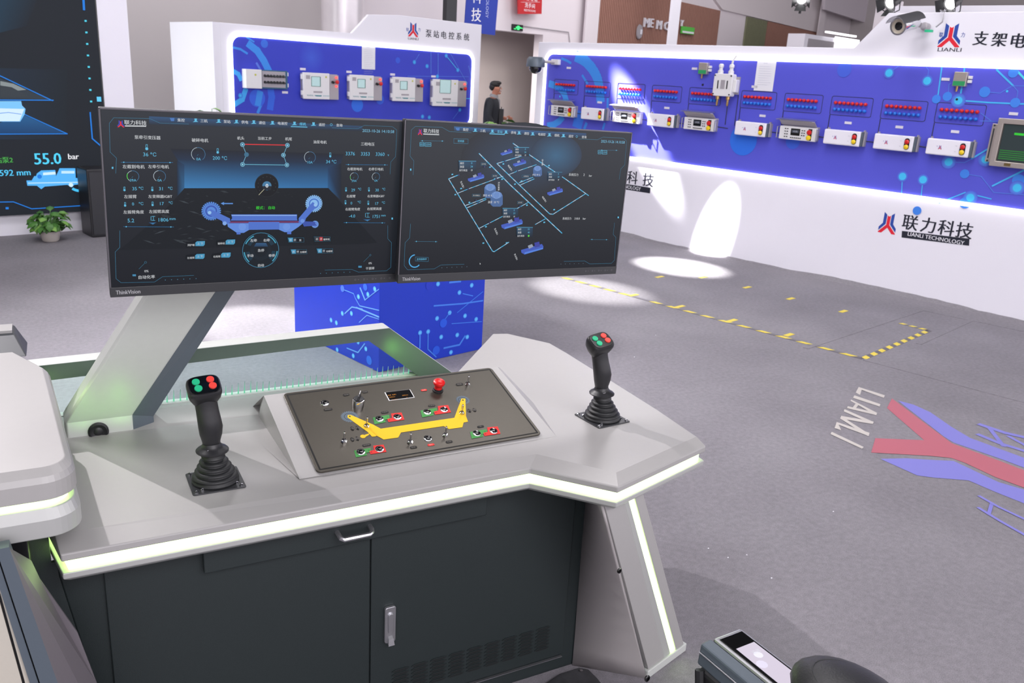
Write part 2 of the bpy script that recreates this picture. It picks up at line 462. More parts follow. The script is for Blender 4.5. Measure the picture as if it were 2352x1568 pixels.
# raised lettering on the brown cladding
t = thing('wall_lettering', 'white raised capital letters on the tall brown cladding', 'lettering', BK)
for ch, px, py, h in (('M', 1485, 52, 21), ('E', 1497, 53, 20), ('M', 1514, 57, 20), ('O', 1532, 60, 20), ('Y', 1566, 53, 14)):
    A = Art(BK, -.12, .001, lambda a, b: (a, b)); u_ = A.unit((px, py))
    vs, fs, x0, x1, y0, y1 = glyphs(ch); c = A.P((px, py)); k = h * u_ / (y1 - y0)
    me = bpy.data.meshes.new('letter'); me.from_pydata([(c[0] + (x - (x0 + x1) / 2) * k, -.12, c[1] + (y - (y0 + y1) / 2) * k) for x, y in vs], [], fs)
    me.materials.append(m_white); o = bpy.data.objects.new('letter', me); C.objects.link(o); o.parent = t
    md = o.modifiers.new('depth', 'SOLIDIFY'); md.thickness = .06; md.offset = 0
c = wpx(1468, 73, -.1)
t = thing('wall_clock', 'pale oval plaque to the left of the white raised letters', 'plaque', BK @ Matrix.Translation((c[0], -.1, c[1])))
MB().lathe([(.001, .05), (.17, .04), (.19, 0), (.001, 0)], 20, (0, 0, 0), (0, -1, 0), .62, 1).build('face', m_casegrey, t, smooth=True)
MB().box(-.01, .06, -.06, -.05, -.06, .06).build('mark', m_white, t)
a = wpx(1568, 60, -.2); b = wpx(1594, 80, -.2)
t = thing('green_sign', 'bright green sign right of the white pillar on the brown cladding', 'sign', BK @ Matrix.Translation((a[0], -.2, b[1])))
w_, h_ = b[0] - a[0], a[1] - b[1]
MB().box(0, w_, 0, .06, 0, h_).build('sign_board', mat('sign_green', (90, 190, 75), 0.5), t, bevel=.005)
MB().box(.02, w_ - .02, -.005, 0, .02, .07).build('caption_bar', m_white, t)

# exit sign with its conduit
a = wpx(1178, 55, -.05); b = wpx(1201, 72, -.05)
t = thing('exit_sign', 'small dark exit sign with a lit green running figure over the opening', 'sign', BK @ Matrix.Translation((a[0], -.05, b[1])))
w_, h_ = b[0] - a[0], a[1] - b[1]
MB().box(0, w_, 0, .05, 0, h_).build('sign_case', m_black, t, bevel=.004)
m_exit = mat('lit_exit_green', (60, 230, 110), 0.5, emit=(0.05, .8, .2), es=1.0)
g = MB().box(w_ * .3, w_ * .75, -.01, 0, h_ * .4, h_ * .62).box(w_ * .42, w_ * .62, -.01, 0, h_ * .15, h_ * .8)
g.box(w_ * .75, w_ * .92, -.01, 0, h_ * .42, h_ * .55).box(w_ * .12, w_ * .3, -.01, 0, h_ * .2, h_ * .33); g.build('running_figure', m_exit, t)
p = [wpx(x, y, -.03) for x, y in ((1201, 60), (1306, 74), (1309, 98), (1308, 130))]
inv = MW[t.name].inverted()
MB().tube([inv @ (BK @ Vector((x, -.03, z))) for x, z in p], .012, 6).build('conduit', m_casegrey, t)

# red notice and blue banner
def board(name, label, cat, quad, y, m, M=BK, th=.04):
    P = [M @ Vector((hit(M, a, b, y)[0], y, hit(M, a, b, y)[1])) for a, b in quad]
    base = P[-1]
    t = thing(name, label, cat, Matrix.Translation(base))
    n = M.col[1].xyz.normalized()
    MB().slab([p - base for p in P], n * th).build('board', m, t)
    return t
t = board('red_notice', 'red hanging notice with white writing, high behind the booths', 'sign', [(1190, -40), (1246, -34), (1244, 32), (1191, 32)], -.3, mat('notice_red', (190, 36, 42), 0.5))
A = Art(BK, -.3, .002, lambda a, b: (a, b)); k = A.unit((1218, 10))
A.text('洗手间', (1217, 13), 11 * k, INKWHITE, bold=.01).text('RESTROOMS', (1217, 24.5), 5 * k, INKWHITE).text('禁 止 吸 烟', (1217, -3), 10 * k, INKWHITE)
A.line([(1196, 5), (1240, 5)], .5 * k, INKWHITE); A.build('writing', PRINT, t)
HG = frame(BK @ Vector((wpx(1100, 20, -1.9)[0], -1.9, 0)), UX, (0, 0, 1))
P4 = [(1075, -60), (1149, -58), (1137, 81), (1066, 72)]
t = board('hanging_banner', 'blue hanging banner with a white character beside the opening', 'banner', P4, 0, mat('banner_blue', (40, 62, 165), 0.6), HG, .015)
A = Art(HG, 0, .002, lambda a, b: (a, b)); k = A.unit((1100, 20))
A.text('技', (1094, 34), 31 * k, INKWHITE, bold=.012).text('科', (1095, -8), 31 * k, INKWHITE, bold=.012)
A.text('TECHNOLOGY', (1120, -2), 9 * k, rgb(190, 200, 235), rot=-math.pi / 2)
A.build('writing', PRINT, t)
# dark post above the pump booth
a = wpx(1026, 20, -2.4)[0]; b = wpx(1050, 20, -2.4)[0]
t = thing('dark_post', 'thin dark upright post above the pump booth header', 'post', BK @ Matrix.Translation((a, -2.4, 0)))
MB().box(0, b - a, 0, .12, 0, 7).build('shaft', m_bezel, t, bevel=.01); MB().box(-.05, b - a + .05, -.05, .17, 0, .04).build('foot_plate', m_bezel, t)

# fascia of a further booth with a grey panel and a lit panel
def fascia():
    y = -3.2
    q = [hit(BK, a, b, y) for a, b in ((1850, 77), (1990, 82), (1985, 125), (1848, 125))]
    x0, x1 = q[0][0], q[1][0]; z1 = q[0][1]; z0 = q[2][1] - .3
    t = thing('booth_fascia', 'white boxy fascia of a far booth with a grey and a lit panel', 'booth', BK @ Matrix.Translation((x0, y, 0)))
    w = x1 - x0
    MB().box(0, w, 0, .5, 0, z1).build('body', m_white, t)
    g = hit(BK, 1856, 88, y); g2 = hit(BK, 1915, 106, y)
    MB().box(g[0] - x0, g2[0] - x0, -.02, 0, g2[1] - .3, g[1]).build('grey_panel', m_casegrey, t)
    g = hit(BK, 1918, 84, y); g2 = hit(BK, 1968, 112, y)
    MB().box(g[0] - x0, g2[0] - x0, -.04, 0, g2[1] - .1, g[1]).build('lit_panel', m_ledwhite, t)
    g = hit(BK, 1893, 75, y); g2 = hit(BK, 1960, 82, y)
    MB().box(g[0] - x0, g2[0] - x0, -.1, -.02, g2[1], g[1]).build('lit_trough', m_ledwhite, t)
fascia()
# sloped white soffit panels of the hall, right
def soffit(name, quad, y, m):
    P = [BK @ Vector((hit(BK, a, b, y)[0], y, hit(BK, a, b, y)[1])) for a, b in quad]
    struct(MB().slab(P, WX * .1).build(name, m))
soffit('trim_5', [(1895, -80), (2060, -80), (2060, 60), (2020, 62), (1895, 22)], -.6, mat('pale_lilac_board', (214, 206, 214), 0.7, 0, .02, 1))
soffit('trim_6', [(1600, -60), (1884, -60), (1884, 76), (1660, 22)], -.1, mat('pale_soffit', (222, 214, 216), 0.7, 0, .02, 1))

# ================================================================== DISPLAY WALLS
def led_ring(x0, x1, z0, z1, r, w=.034, yy=.022, n=5):
    o = rrect(x0, x1, z0, z1, r, n); i = rrect(x0 + w, x1 - w, z0 + w, z1 - w, r - w * .6, n)
    P = lambda pts, y: [(a, y, b) for a, b in pts]
    return MB().loft([P(o, 0), P(o, -yy), P(i, -yy), P(i, 0)], cap=False)
CY_ = rgb(70, 190, 240); LB = rgb(62, 140, 228); MBL = rgb(66, 112, 222)
def art_on(M, y, sc, ox, oy, eps=.0015):
    return Art(M, y, eps, lambda a, b: (ox + a / sc, oy + b / sc))

# --- long display wall on the right
t = thing('display_wall', 'long white display wall with a blue equipment panel along the right side', 'display wall', W2)
XA, XB = -3.99, 3.3
body = MB().prism([(XA, 0), (XB, 0), (XB, 2.55), (.547, 2.545), (.268, 2.233), (XA, 2.233)], 0, .28, 1).build('wall_body', m_white, t, bevel=.008)
m_bluep = mat('blue_printed_panel', (86, 88, 204), 0.5, 0, 0.06, 0.7, spec=.3)
MB().prism(rrect(-3.82, 3.1, .94, 2.10, .09), -.004, 0, 1).build('blue_panel', m_bluep, t)
led_ring(-3.845, 3.13, .915, 2.122, .12).build('light_strip', m_ledwhite, t)
A = art_on(W2, -.004, 8.25, 1230, 120)
A.line([(800, 90), (875, 125), (960, 180), (1060, 290), (1130, 400), (1175, 500), (1205, 620), (1222, 750), (1232, 890)], .13, LB)
A.line([(280, 600), (400, 640), (490, 710), (550, 800), (590, 930)], .085, rgb(66, 150, 235)); A.line([(250, 1390), (350, 1370), (450, 1305), (505, 1245)], .085, rgb(66, 150, 235))
A.line([(500, 120), (600, 160), (670, 205)], .03, LB).line([(890, 440), (985, 590)], .03, LB).line([(1370, 880), (1365, 1090)], .03, LB).line([(1310, 1350), (1280, 1450)], .03, LB)
A.line([(840, 1190), (800, 1360)], .16, rgb(60, 120, 225)).line([(965, 1350), (930, 1440)], .04, LB)
A.disc((465, 838), .012, CY_).disc((665, 920), .012, CY_)
A.up(); A.px = lambda a, b: (1650 + a / 3.35, b / 3.35)
A.disc((193, 1075), .165, rgb(48, 112, 224), 28).disc((970, 535), .072, rgb(70, 98, 212), 20).disc((575, 1085), .08, rgb(62, 100, 215), 18)
for x, y, r in ((1678, 762, .038), (1763, 742, .04), (2050, 707, .045), (1896, 1337, .04), (2270, 560, .04), (2310, 1385, .05), (2285, 790, .04), (1530, 1620, .04), (1900, 1560, .05)): A.disc((x, y), r, rgb(66, 132, 228), 16)
LINE = rgb(72, 178, 236); L2 = rgb(88, 128, 222)
for pts, w, c in (([(1400, 500), (1315, 560)], .006, L2), ([(1600, 515), (1620, 540), (1608, 620)], .006, L2), ([(1722, 505), (1690, 740)], .012, LINE), ([(1896, 512), (1886, 600), (1862, 740)], .014, LINE), ([(1790, 640), (1775, 650), (1770, 735)], .006, L2),
                  ([(1848, 772), (2100, 790), (2360, 800)], .013, LINE), ([(2270, 515), (2370, 620)], .016, rgb(80, 205, 225)), ([(2143, 510), (2145, 540), (2270, 660)], .014, LINE), ([(2270, 660), (2305, 700), (2295, 780)], .006, L2), ([(2270, 660), (2370, 662)], .006, L2),
                  ([(2050, 707), (2170, 716), (2265, 658)], .006, L2), ([(1773, 1245), (1895, 1250), (2000, 1195)], .006, L2), ([(1950, 1220), (2110, 1125)], .014, LINE), ([(1418, 1357), (1410, 1500)], .008, LINE), ([(1576, 1380), (1560, 1520)], .008, LINE), ([(2015, 930), (2180, 937)], .006, L2), ([(2020, 870), (2100, 930)], .006, L2),
                  ([(2110, 1430), (2370, 1300)], .014, LINE), ([(1896, 1337), (2025, 1358), (2120, 1480), (2380, 1500)], .006, L2), ([(1700, 1560), (1900, 1480), (2100, 1530)], .01, LINE)): A.line(pts, w, c)
for x, y in ((1315, 562), (1608, 622), (1848, 774), (1773, 1246), (2058, 1226), (1418, 1357), (1576, 1382), (1940, 1520), (2300, 1445)):
    A.disc((x, y), .062 if x > 1700 else .05, rgb(80, 180, 240), 18, edge=rgb(84, 98, 212)); 
A.up()
for x, y in ((1315, 562), (1608, 622), (1848, 774), (1773, 1246), (2058, 1226), (1418, 1357), (1576, 1382), (1940, 1520), (2300, 1445)): A.disc((x, y), .034, CY_, 14)
A.disc((2223, 702), .01, CY_)
A.build('panel_artwork', PRINT, t)
# lettering and emblem on the header and on the base
A = Art(W2, 0, .0015, lambda a, b: (a, b))
def emblem_px(A, cx, cy, w, h):
    px = A.px; c = A.P((cx, cy)); k = A.unit((cx, cy)); kx = A.unit((cx, cy), (10, .5)); A.px = None
    emblem(A, c[0], c[1], w * kx, h * k); A.px = px
emblem_px(A, 2183, 81, 50, 54)
k = A.unit((2183, 85)); A.text('LIANLI', (2181, 114), 8.5 * k, INKDARK, sx=1.6, bold=.02)
A.text('联', (2162, 80), 11 * k, INKBLUE, sx=.8, bold=.02).text('力', (2212, 80), 11 * k, INKBLUE, sx=.8, bold=.02)
for i, ch in enumerate('支架电控系统'): A.text(ch, (2253 + i * 42.5 + i * i * .3, 88 + i * 2.6), 31 * k, INKDARK, bold=.034)
emblem_px(A, 2040, 512, 40, 48)
k = A.unit((2150, 520))
for i, ch in enumerate('联力科技'): A.text(ch, (2091 + i * 41.5, 511 + i * 6.0), 35 * k, INKDARK, bold=.02)
A.poly([(2072, 530), (2227, 548), (2226, 564), (2071, 545)], INKDARK); A.up()
A.text('LIANLI TECHNOLOGY', (2149, 547), 9 * k, INKWHITE, rot=0.0, bold=.012); A.k -= 1
emblem_px(A, 1345, 392, 34, 42); k = A.unit((1460, 410))
for i, ch in enumerate('联力科技'): A.text(ch, (1381 + i * 36, 401 + i * 5.3 - 4), 30 * k, INKDARK, bold=.02)
A.poly([(1365, 411), (1494, 431), (1493, 444), (1364, 423)], INKDARK); A.up(); A.text('LIANLI TECHNOLOGY', (1429, 427), 8 * k, INKWHITE, bold=.012)
A.build('lettering', PRINT, t)
for x, z in ((-3.42, 1.93), (-2.86, 1.545), (-1.84, 1.545), (-.74, 1.83), (-.60, 1.545), (.34, 1.545), (.84, 1.545), (1.34, 1.545), (-3.4, 1.52), (1.78, 1.73), (-1.52, 1.985), (1.17, 1.985)):
    MB().box(x - .035, x + .035, -.010, -.004, z - .012, z + .012).build('name_tag', m_tag, t)
# conduits between the cases
for i, x in enumerate((-3.3, -2.78, -2.26, -1.74, -1.22, -.55, -.04, .46, .97)):
    MB().tube([(x - .12, -.008, 1.40), (x + .22, -.008, 1.385)], .004, 5).build('cable', m_bezel, t)
for x in (-.98, -.86): MB().tube([(x - .06, -.01, 1.74), (x - .06, -.008, 1.66), (x - .06, -.008, 1.42)], .004, 5).build('cable', m_bezel, t)
# second white board standing behind the header
s2 = thing('rear_fascia_board', 'plain white fascia board showing behind the header of the long display wall', 'board', W2 @ Matrix.Translation((0, 1.2, 0)))
rb0, rb1 = hit(W2, 2044, 14, 1.2), hit(W2, 2352, 12, 1.2)
MB().prism([(rb0[0], 0), (rb1[0] + 2, 0), (rb1[0] + 2, rb1[1] + (rb1[1] - rb0[1]) / (rb1[0] - rb0[0]) * 2), (rb1[0], rb1[1]), rb0], 0, .1, 1).build('board', m_white, s2)
MB().box(rb0[0] - .1, rb0[0] + .05, -.1, .2, 0, rb0[1] + .06).build('end_post', m_wallbright, s2)

# --- pump booth
t = thing('display_wall', 'white pump station booth wall with a blue equipment panel at the back', 'display wall', B1)
b = MB().prism([(-2.30, 0), (2.29, 0), (2.29, 2.575), (.60, 2.585), (.045, 2.545), (-.253, 2.262), (-2.30, 2.25)], 0, .06, 1).build('wall_body', m_white, t, bevel=.006)
MB().prism([(-2.30, 0), (-2.30, 2.25), (-2.40, 2.25), (-2.40, 0)], 0, 1.37, 1).build('side_wall', m_white, t)
MB().prism([(2.20, 0), (2.29, 0), (2.29, 2.5), (2.20, 2.5)], .06, 1.1, 1).build('side_wall', m_white, t)
m_bluep1 = mat('blue_printed_panel_pump', (56, 66, 188), 0.5, 0, 0.06, 0.7, spec=.3)
MB().prism(rrect(-2.16, 2.12, .94, 2.11, .11), -.004, 0, 1).build('blue_panel', m_bluep1, t)
led_ring(-2.185, 2.145, .915, 2.134, .15, .04).build('light_strip', m_ledwhite, t)
A = art_on(B1, -.004, 3.36, 430, 20)
A.disc((960, 375), .22, rgb(66, 92, 205), 24, edge=rgb(56, 66, 188))
A.line([(478, 275), (540, 325), (590, 400), (625, 470)], .10, LB).line([(640, 600), (652, 680), (640, 765)], .10, rgb(54, 100, 215))
A.line([(350, 298), (410, 312), (462, 345)], .03, LB).line([(350, 478), (395, 505), (415, 545)], .06, rgb(66, 165, 235)).line([(450, 625), (425, 700), (355, 745)], .07, rgb(66, 165, 235))
A.line([(460, 222), (515, 255)], .02, LB).line([(535, 420), (565, 470)], .03, rgb(90, 120, 215)).line([(570, 740), (545, 800)], .04, LB)
A.disc((595, 270), .055, rgb(60, 110, 215), 18).disc((540, 690), .12, rgb(58, 98, 218), 22).disc((1312, 742), .105, rgb(52, 112, 226), 22).disc((1488, 700), .075, rgb(56, 96, 215), 20).disc((1625, 398), .045, rgb(58, 92, 212), 16)
A.up(); A.line([(560, 650), (545, 735)], .09, LB)
for pts, w, c in (([(1880, 335), (1880, 500)], .012, L2), ([(1935, 345), (1935, 515)], .012, L2), ([(1998, 363), (2087, 473)], .012, LINE), ([(2030, 345), (2150, 560)], .008, L2), ([(1700, 520), (2170, 525)], .006, L2), ([(1790, 350), (1752, 412)], .008, L2), ([(2130, 692), (2190, 694)], .014, LINE), ([(2170, 440), (2200, 560)], .01, L2), ([(2103, 780), (2050, 850)], .008, L2)): A.line(pts, w, c)
for x, y in ((1752, 412), (1850, 443), (2087, 473), (1930, 522), (1998, 363), (1815, 832), (1867, 838), (2103, 780), (2150, 575), (410, 670)): A.disc((x, y), .035, CY_, 12, edge=rgb(60, 110, 215))
A.build('panel_artwork', PRINT, t)
A = Art(B1, 0, .002, lambda a, b: (a, b))
emblem_px(A, 949, 68, 23, 33); k = A.unit((1000, 75)); A.text('LIANLI', (949, 89), 5 * k, INKDARK, sx=1.5, bold=.02)
A.text('联', (936, 68), 8 * k, INKBLUE).text('力', (963, 68), 8 * k, INKBLUE)
for i, ch in enumerate('泵站电控系统'): A.text(ch, (984.5 + i * 17.4, 77 + i * 1.6), 17 * k, INKDARK, bold=.02)
A.build('lettering', PRINT, t)
for x, y in ((695, 158.5), (801, 165), (901, 171), (995, 175.5), (654, 212)):
    c = hit(B1, x, y); MB().box(c[0] - .045, c[0] + .045, -.01, -.004, c[1] - .016, c[1] + .016).build('name_tag', m_tag, t)

# --- left LED wall
t = thing('led_video_wall', 'tall dark LED video wall with pump graphics at the far left', 'screen', LW)
MB().box(-2.6, .225, .04, .3, .205, 5.2).build('cabinet', m_black, t)
MB().box(-2.6, .22, .02, .04, .21, 5.2).build('screen_glass', m_gloss, t)
MB().box(-2.6, .225, .08, .28, 0, .205).build('base', m_white, t)
MB().box(.225, .52, .03, .3, 0, 5.2).build('side_panel', m_white, t)
A = Art(LW, .02, .002, lambda a, b: (a, b)); K = A.unit((100, 300))
dk = rgb(26, 30, 36); A.px = None; A.raw([(-2.6, .21), (.21, .21), (.21, 5.2), (-2.6, 5.2)], dk); A.px = lambda a, b: (a, b); A.up()
A.grad([(-100, -60), (110, -60), (60, 60), (-100, 100)], [rgb(30, 70, 95), rgb(26, 32, 40), rgb(26, 32, 40), rgb(28, 62, 84)])
A.grad([(-60, 155), (155, 160), (150, 320), (-60, 320)], [rgb(30, 42, 58), rgb(26, 32, 38), rgb(26, 32, 38), rgb(30, 44, 62)]); A.up()
cb = rgb(30, 120, 215); cc = rgb(70, 190, 245)
A.poly([(-80, 150), (0, 180), (112, 228), (-80, 226)], rgb(48, 56, 64)); A.grad([(-60, 305), (50, 262), (150, 306), (-60, 308)], [rgb(20, 60, 105), rgb(35, 90, 140), rgb(24, 62, 105), rgb(20, 60, 105)]); A.up()
A.line([(-60, 150), (2, 175), (120, 231)], 2.2 * K, cb).line([(122, 230), (-60, 229)], 2.2 * K, cb).line([(55, 262), (154, 307)], 2 * K, cb).line([(154, 307), (-60, 308)], 2 * K, cb)
A.poly([(-20, 232), (48, 232), (50, 242), (58, 250), (56, 262), (46, 279), (-20, 279)], rgb(120, 190, 245)); A.up(); A.poly([(-20, 248), (55, 250), (44, 278), (-20, 278)], rgb(205, 228, 250)).line([(-20, 262), (18, 258), (48, 262)], 1.2 * K, cb)
A.poly([(0, 186), (30, 192), (60, 206), (40, 208), (0, 200)], rgb(130, 138, 140))
A.poly([(0, 196), (26, 200), (70, 224), (0, 222)], rgb(52, 58, 64))
A.text('55.0', (109, 364), 26 * K, rgb(80, 205, 245), sx=.95, bold=.03).text('bar', (168, 359), 13 * K, rgb(225, 225, 230), bold=.03)
A.text('592 mm', (34, 396), 14 * K, rgb(80, 190, 235), bold=.03).text('站泵2', (8, 367), 14 * K, rgb(70, 160, 70), bold=.03)
A.poly([(60, 414), (72, 414), (78, 404), (82, 404), (84, 398), (94, 391), (126, 390), (128, 404), (136, 386), (172, 386), (173, 408), (192, 412), (190, 422), (170, 424), (164, 430), (154, 424), (102, 428), (94, 434), (84, 426), (62, 426)], rgb(85, 175, 245))
A.ring((181, 412), 24 * K, 30 * K, cc, -130, 20).ring((181, 412), 22 * K, 26 * K, rgb(30, 80, 110), 20, 90); A.up()
A.poly([(98, 396), (126, 394), (127, 400), (98, 402)], rgb(205, 232, 250)).poly([(140, 392), (170, 392), (170, 398), (140, 398)], rgb(190, 225, 250)).disc((90, 405), 5 * K, cb).disc((162, 424), 5 * K, rgb(205, 232, 250)).line([(64, 420), (188, 418)], 2.5 * K, rgb(180, 220, 250))
A.line([(-40, 464), (30, 463), (72, 479), (212, 470)], 2 * K, cb).line([(206, 258), (211, 318), (232, 336)], 3 * K, cb).line([(190, -10), (192, 22)], 5 * K, cb)
A.poly([(12, 475), (19, 475), (19, 480), (12, 480)], cb).poly([(221, 222), (231, 222), (232, 233), (222, 233)], rgb(95, 200, 250))
for i in range(8): A.poly([(193 + i * 1.8, 46 + i * 26.4), (198 + i * 1.8, 46 + i * 26.4), (198.5 + i * 1.8, 50 + i * 26.4), (193.5 + i * 1.8, 50 + i * 26.4)], rgb(80, 205, 230))
A.build('screen_graphics', LEDPIX, t)
# black box by the video wall
P = onz(212, 546); Q = onz(262, 543)
t = thing('floor_speaker', 'black upright box standing beside the video wall', 'speaker', frame(P, UX, (0, 0, 1)))
w_ = .34; h_ = .68
MB().box(0, w_, 0, .3, 0, h_).build('case', m_black, t, bevel=.012); MB().box(.02, w_ - .02, -.006, 0, .03, h_ - .03).build('grille', m_bezel, t)

# --- blue podium
PO = frame((1.715, 4.752, 0), UX, (0, 0, 1)); LP = (onz(701.5, 752) - PO.translation).length
lw = 1.02
t = thing('podium', 'square blue printed podium standing behind the console', 'podium', PO)
m_pod = mat('blue_podium_print', (28, 58, 190), 0.42, 0, 0.05, 2, spec=.4)
MB().box(0, .85, 0, lw, 0, 1.0).build('plinth_body', m_pod, t, bevel=.004)
MB().box(-.01, .86, -.01, lw + .01, 1.0, 1.02).build('top_board', m_white, t)
A = art_on(PO, 0, 3.92, 680, 600)
for x, y in ((1277, 203), (1470, 280), (1580, 215), (1382, 462), (1268, 513), (1520, 490), (1450, 662), (1115, 642), (1188, 632), (1305, 680), (1393, 818), (1540, 680), (1620, 520)): A.disc((x, y), .016, rgb(110, 210, 250), 14, edge=rgb(70, 140, 235))
for pts, w in (([(1382, 462), (1310, 560)], .006), ([(1115, 660), (1113, 780)], .01), ([(1188, 650), (1185, 790), (1260, 860)], .008), ([(1240, 400), (1500, 380), (1680, 353)], .01), ([(1500, 290), (1590, 310)], .006), ([(1520, 670), (1470, 750), (1330, 780)], .012), ([(1380, 190), (1480, 180)], .012), ([(1450, 460), (1680, 272)], .005), ([(1400, 560), (1670, 541)], .005)): A.line(pts, w, rgb(70, 130, 230))
A.disc((1325, 555), .03, rgb(40, 90, 220)).disc((1260, 800), .03, rgb(40, 90, 220)).disc((1200, 215), .03, rgb(40, 60, 190))
A.build('front_artwork', PRINT, t)
PS = frame(PO.translation, -WX, (0, 0, 1))
A = art_on(PS, 0, 3.92, 680, 600)
for x, y in ((563, 318), (648, 297), (710, 248), (500, 468), (418, 468), (317, 528), (365, 553), (372, 795), (517, 850), (630, 787), (560, 725)): A.disc((x, y), .016, rgb(120, 220, 250), 14, edge=rgb(90, 160, 240))
for pts, w in (([(580, 240), (620, 340)], .012), ([(535, 330), (575, 400), (748, 440)], .006), ([(545, 415), (748, 500)], .01), ([(440, 470), (505, 410), (600, 430)], .008), ([(570, 550), (640, 485), (748, 520)], .005), ([(420, 250), (520, 290), (540, 340)], .005), ([(460, 780), (560, 820), (620, 740)], .008), ([(620, 350), (748, 250)], .005)): A.line(pts, w, rgb(110, 170, 240))
A.disc((625, 232), .022, rgb(60, 110, 225)).disc((420, 245), .022, rgb(80, 120, 235)).disc((660, 890), .03, rgb(50, 110, 225))
A.build('side_artwork', PRINT, t)

# ================================================================== WALL EQUIPMENT
def wm(M, x, z, y=0.0): return M @ Matrix.Translation((x, y, z))
# rows of small red and blue lamps: 8 red over 8 blue inside a thin outline
def lamp_row(label, M):
    t = thing('indicator_lamp_row', label, 'indicator lights', M, 'lamp rows on the long display wall')
    o = MB()
    for k in range(8):
        for z, mm, nm in ((.062, m_red, 'red_lamp'), (0, m_blue, 'blue_lamp')):
            pass
    pr = rrect(-.055, .365, -.055, .125, .02, 3)
    ring = [(a, -.007, b) for a, b in pr]; inn = [(a, -.007, b) for a, b in rrect(-.051, .361, -.051, .121, .017, 3)]
    MB().loft([[(a, -.005, b) for a, _, b in ring], ring, inn, [(a, -.005, b) for a, _, b in inn]], cap=False).build('outline_rail', m_bezel, t)
    for nm, mm, z in (('red_lamp', m_red, .062), ('blue_lamp', m_blue, 0)):
        for k in range(8):
            if k == 0:
                src = MB().lathe([(.0125, 0), (.0125, .010), (.0165, .014), (.0165, .026), (.010, .034), (.001, .036)], 10, (0, 0, 0), (0, -1, 0)).build(nm, mm, t, smooth=True)
                src.location = (k * .043, -.004, z)
            else:
                c = src.copy(); C.objects.link(c); c.parent = t; c.location = (k * .043, -.004, z)
    MB().box(-.05, -.044, -.008, -.004, -.26, -.055).build('feed_cable', m_bezel, t)
    return t
starts = [-3.60, -3.075, -2.545, -2.022, -1.500, -.832, -.322, .187, .696, 1.194]
descs = ['above the first keypad box, nearest the wall\'s far end', 'above the second box from the far end, a closed one', 'above the keypad box in the streak of light',
         'above the closed box just right of the light streak', 'left of the white junction box', 'right below the white sheet of paper', 'above the rightmost keypad box', 'above the left one of the three right closed boxes',
         'above the middle one of the three right closed boxes', 'above the rightmost closed box']
row0 = None
for x, d in zip(starts, descs):
    lb = 'red and blue lamp rows ' + d
    if row0 is None: row0 = lamp_row(lb, wm(W2, x, 1.663))
    else: copy_tree(row0, wm(W2, x, 1.663), lb)

def closed_box(label, M):
    t = thing('control_box', label, 'control box', M, 'closed white control boxes')
    w, h, d = .39, .135, .09
    MB().prism([(0, 0), (w, 0), (w, h), (.0, h)], -.045, 0, 1).build('back_case', m_casegrey, t, bevel=.003)
    MB().box(-.008, w - .03, -d, -.045, -.004, h + .002).build('front_cover', m_white, t, bevel=.012, segs=3)
    MB().box(w - .03, w - .012, -d + .012, -.045, 0, h).build('end_block', m_steelblue, t, bevel=.003)
    pl = MB().prism(rrect(w - .108, w - .06, .014, h - .018, .022, 4), -d - .003, -d, 1).build('lamp_plate', m_black, t)
    MB().lathe([(.021, 0), (.021, .008), (.014, .014), (.001, .016)], 14, (w - .084, -d - .003, h * .62), (0, -1, 0)).build('red_button', m_red, t, smooth=True)
    MB().lathe([(.021, 0), (.021, .008), (.014, .014), (.001, .016)], 14, (w - .084, -d - .003, h * .29), (0, -1, 0)).build('yellow_button', m_yellow, t, smooth=True)
    for x in (.004, w - .02): MB().box(x, x + .012, -.05, -.02, h, h + .016).build('mounting_lug', m_casegrey, t)
    A = Art(M, -d - .0005, .001); A.px = None
    emblem(A, .115, h * .48, .030, .036, rgb(120, 130, 190), rgb(215, 70, 90)); A.raw([(.085, .07), (.092, .07), (.092, .076), (.085, .076)], rgb(120, 130, 190))
    A.text('启动', (.25, h * .66), .008, rgb(170, 170, 178)).text('停止', (.25, h * .30), .008, rgb(170, 170, 178)); A.build('printed_mark', PRINT, t)
    return t
bx = {1: -3.075, 3: -2.03, 5: -.855, 7: .16, 8: .665, 9: 1.155}
bl = {1: 'white closed box with red and yellow buttons, second from the far end of the wall', 3: 'white closed box half inside the streak of light',
      5: 'white closed box under the white sheet, above the big blue dot', 7: 'white closed box just right of the rightmost keypad box',
      8: 'white closed box, middle of the three at the right', 9: 'white closed box nearest the steel framed monitor'}
b0 = None
for k in bx:
    if b0 is None: b0 = closed_box(bl[k], wm(W2, bx[k], 1.338))
    else: copy_tree(b0, wm(W2, bx[k], 1.338), bl[k])

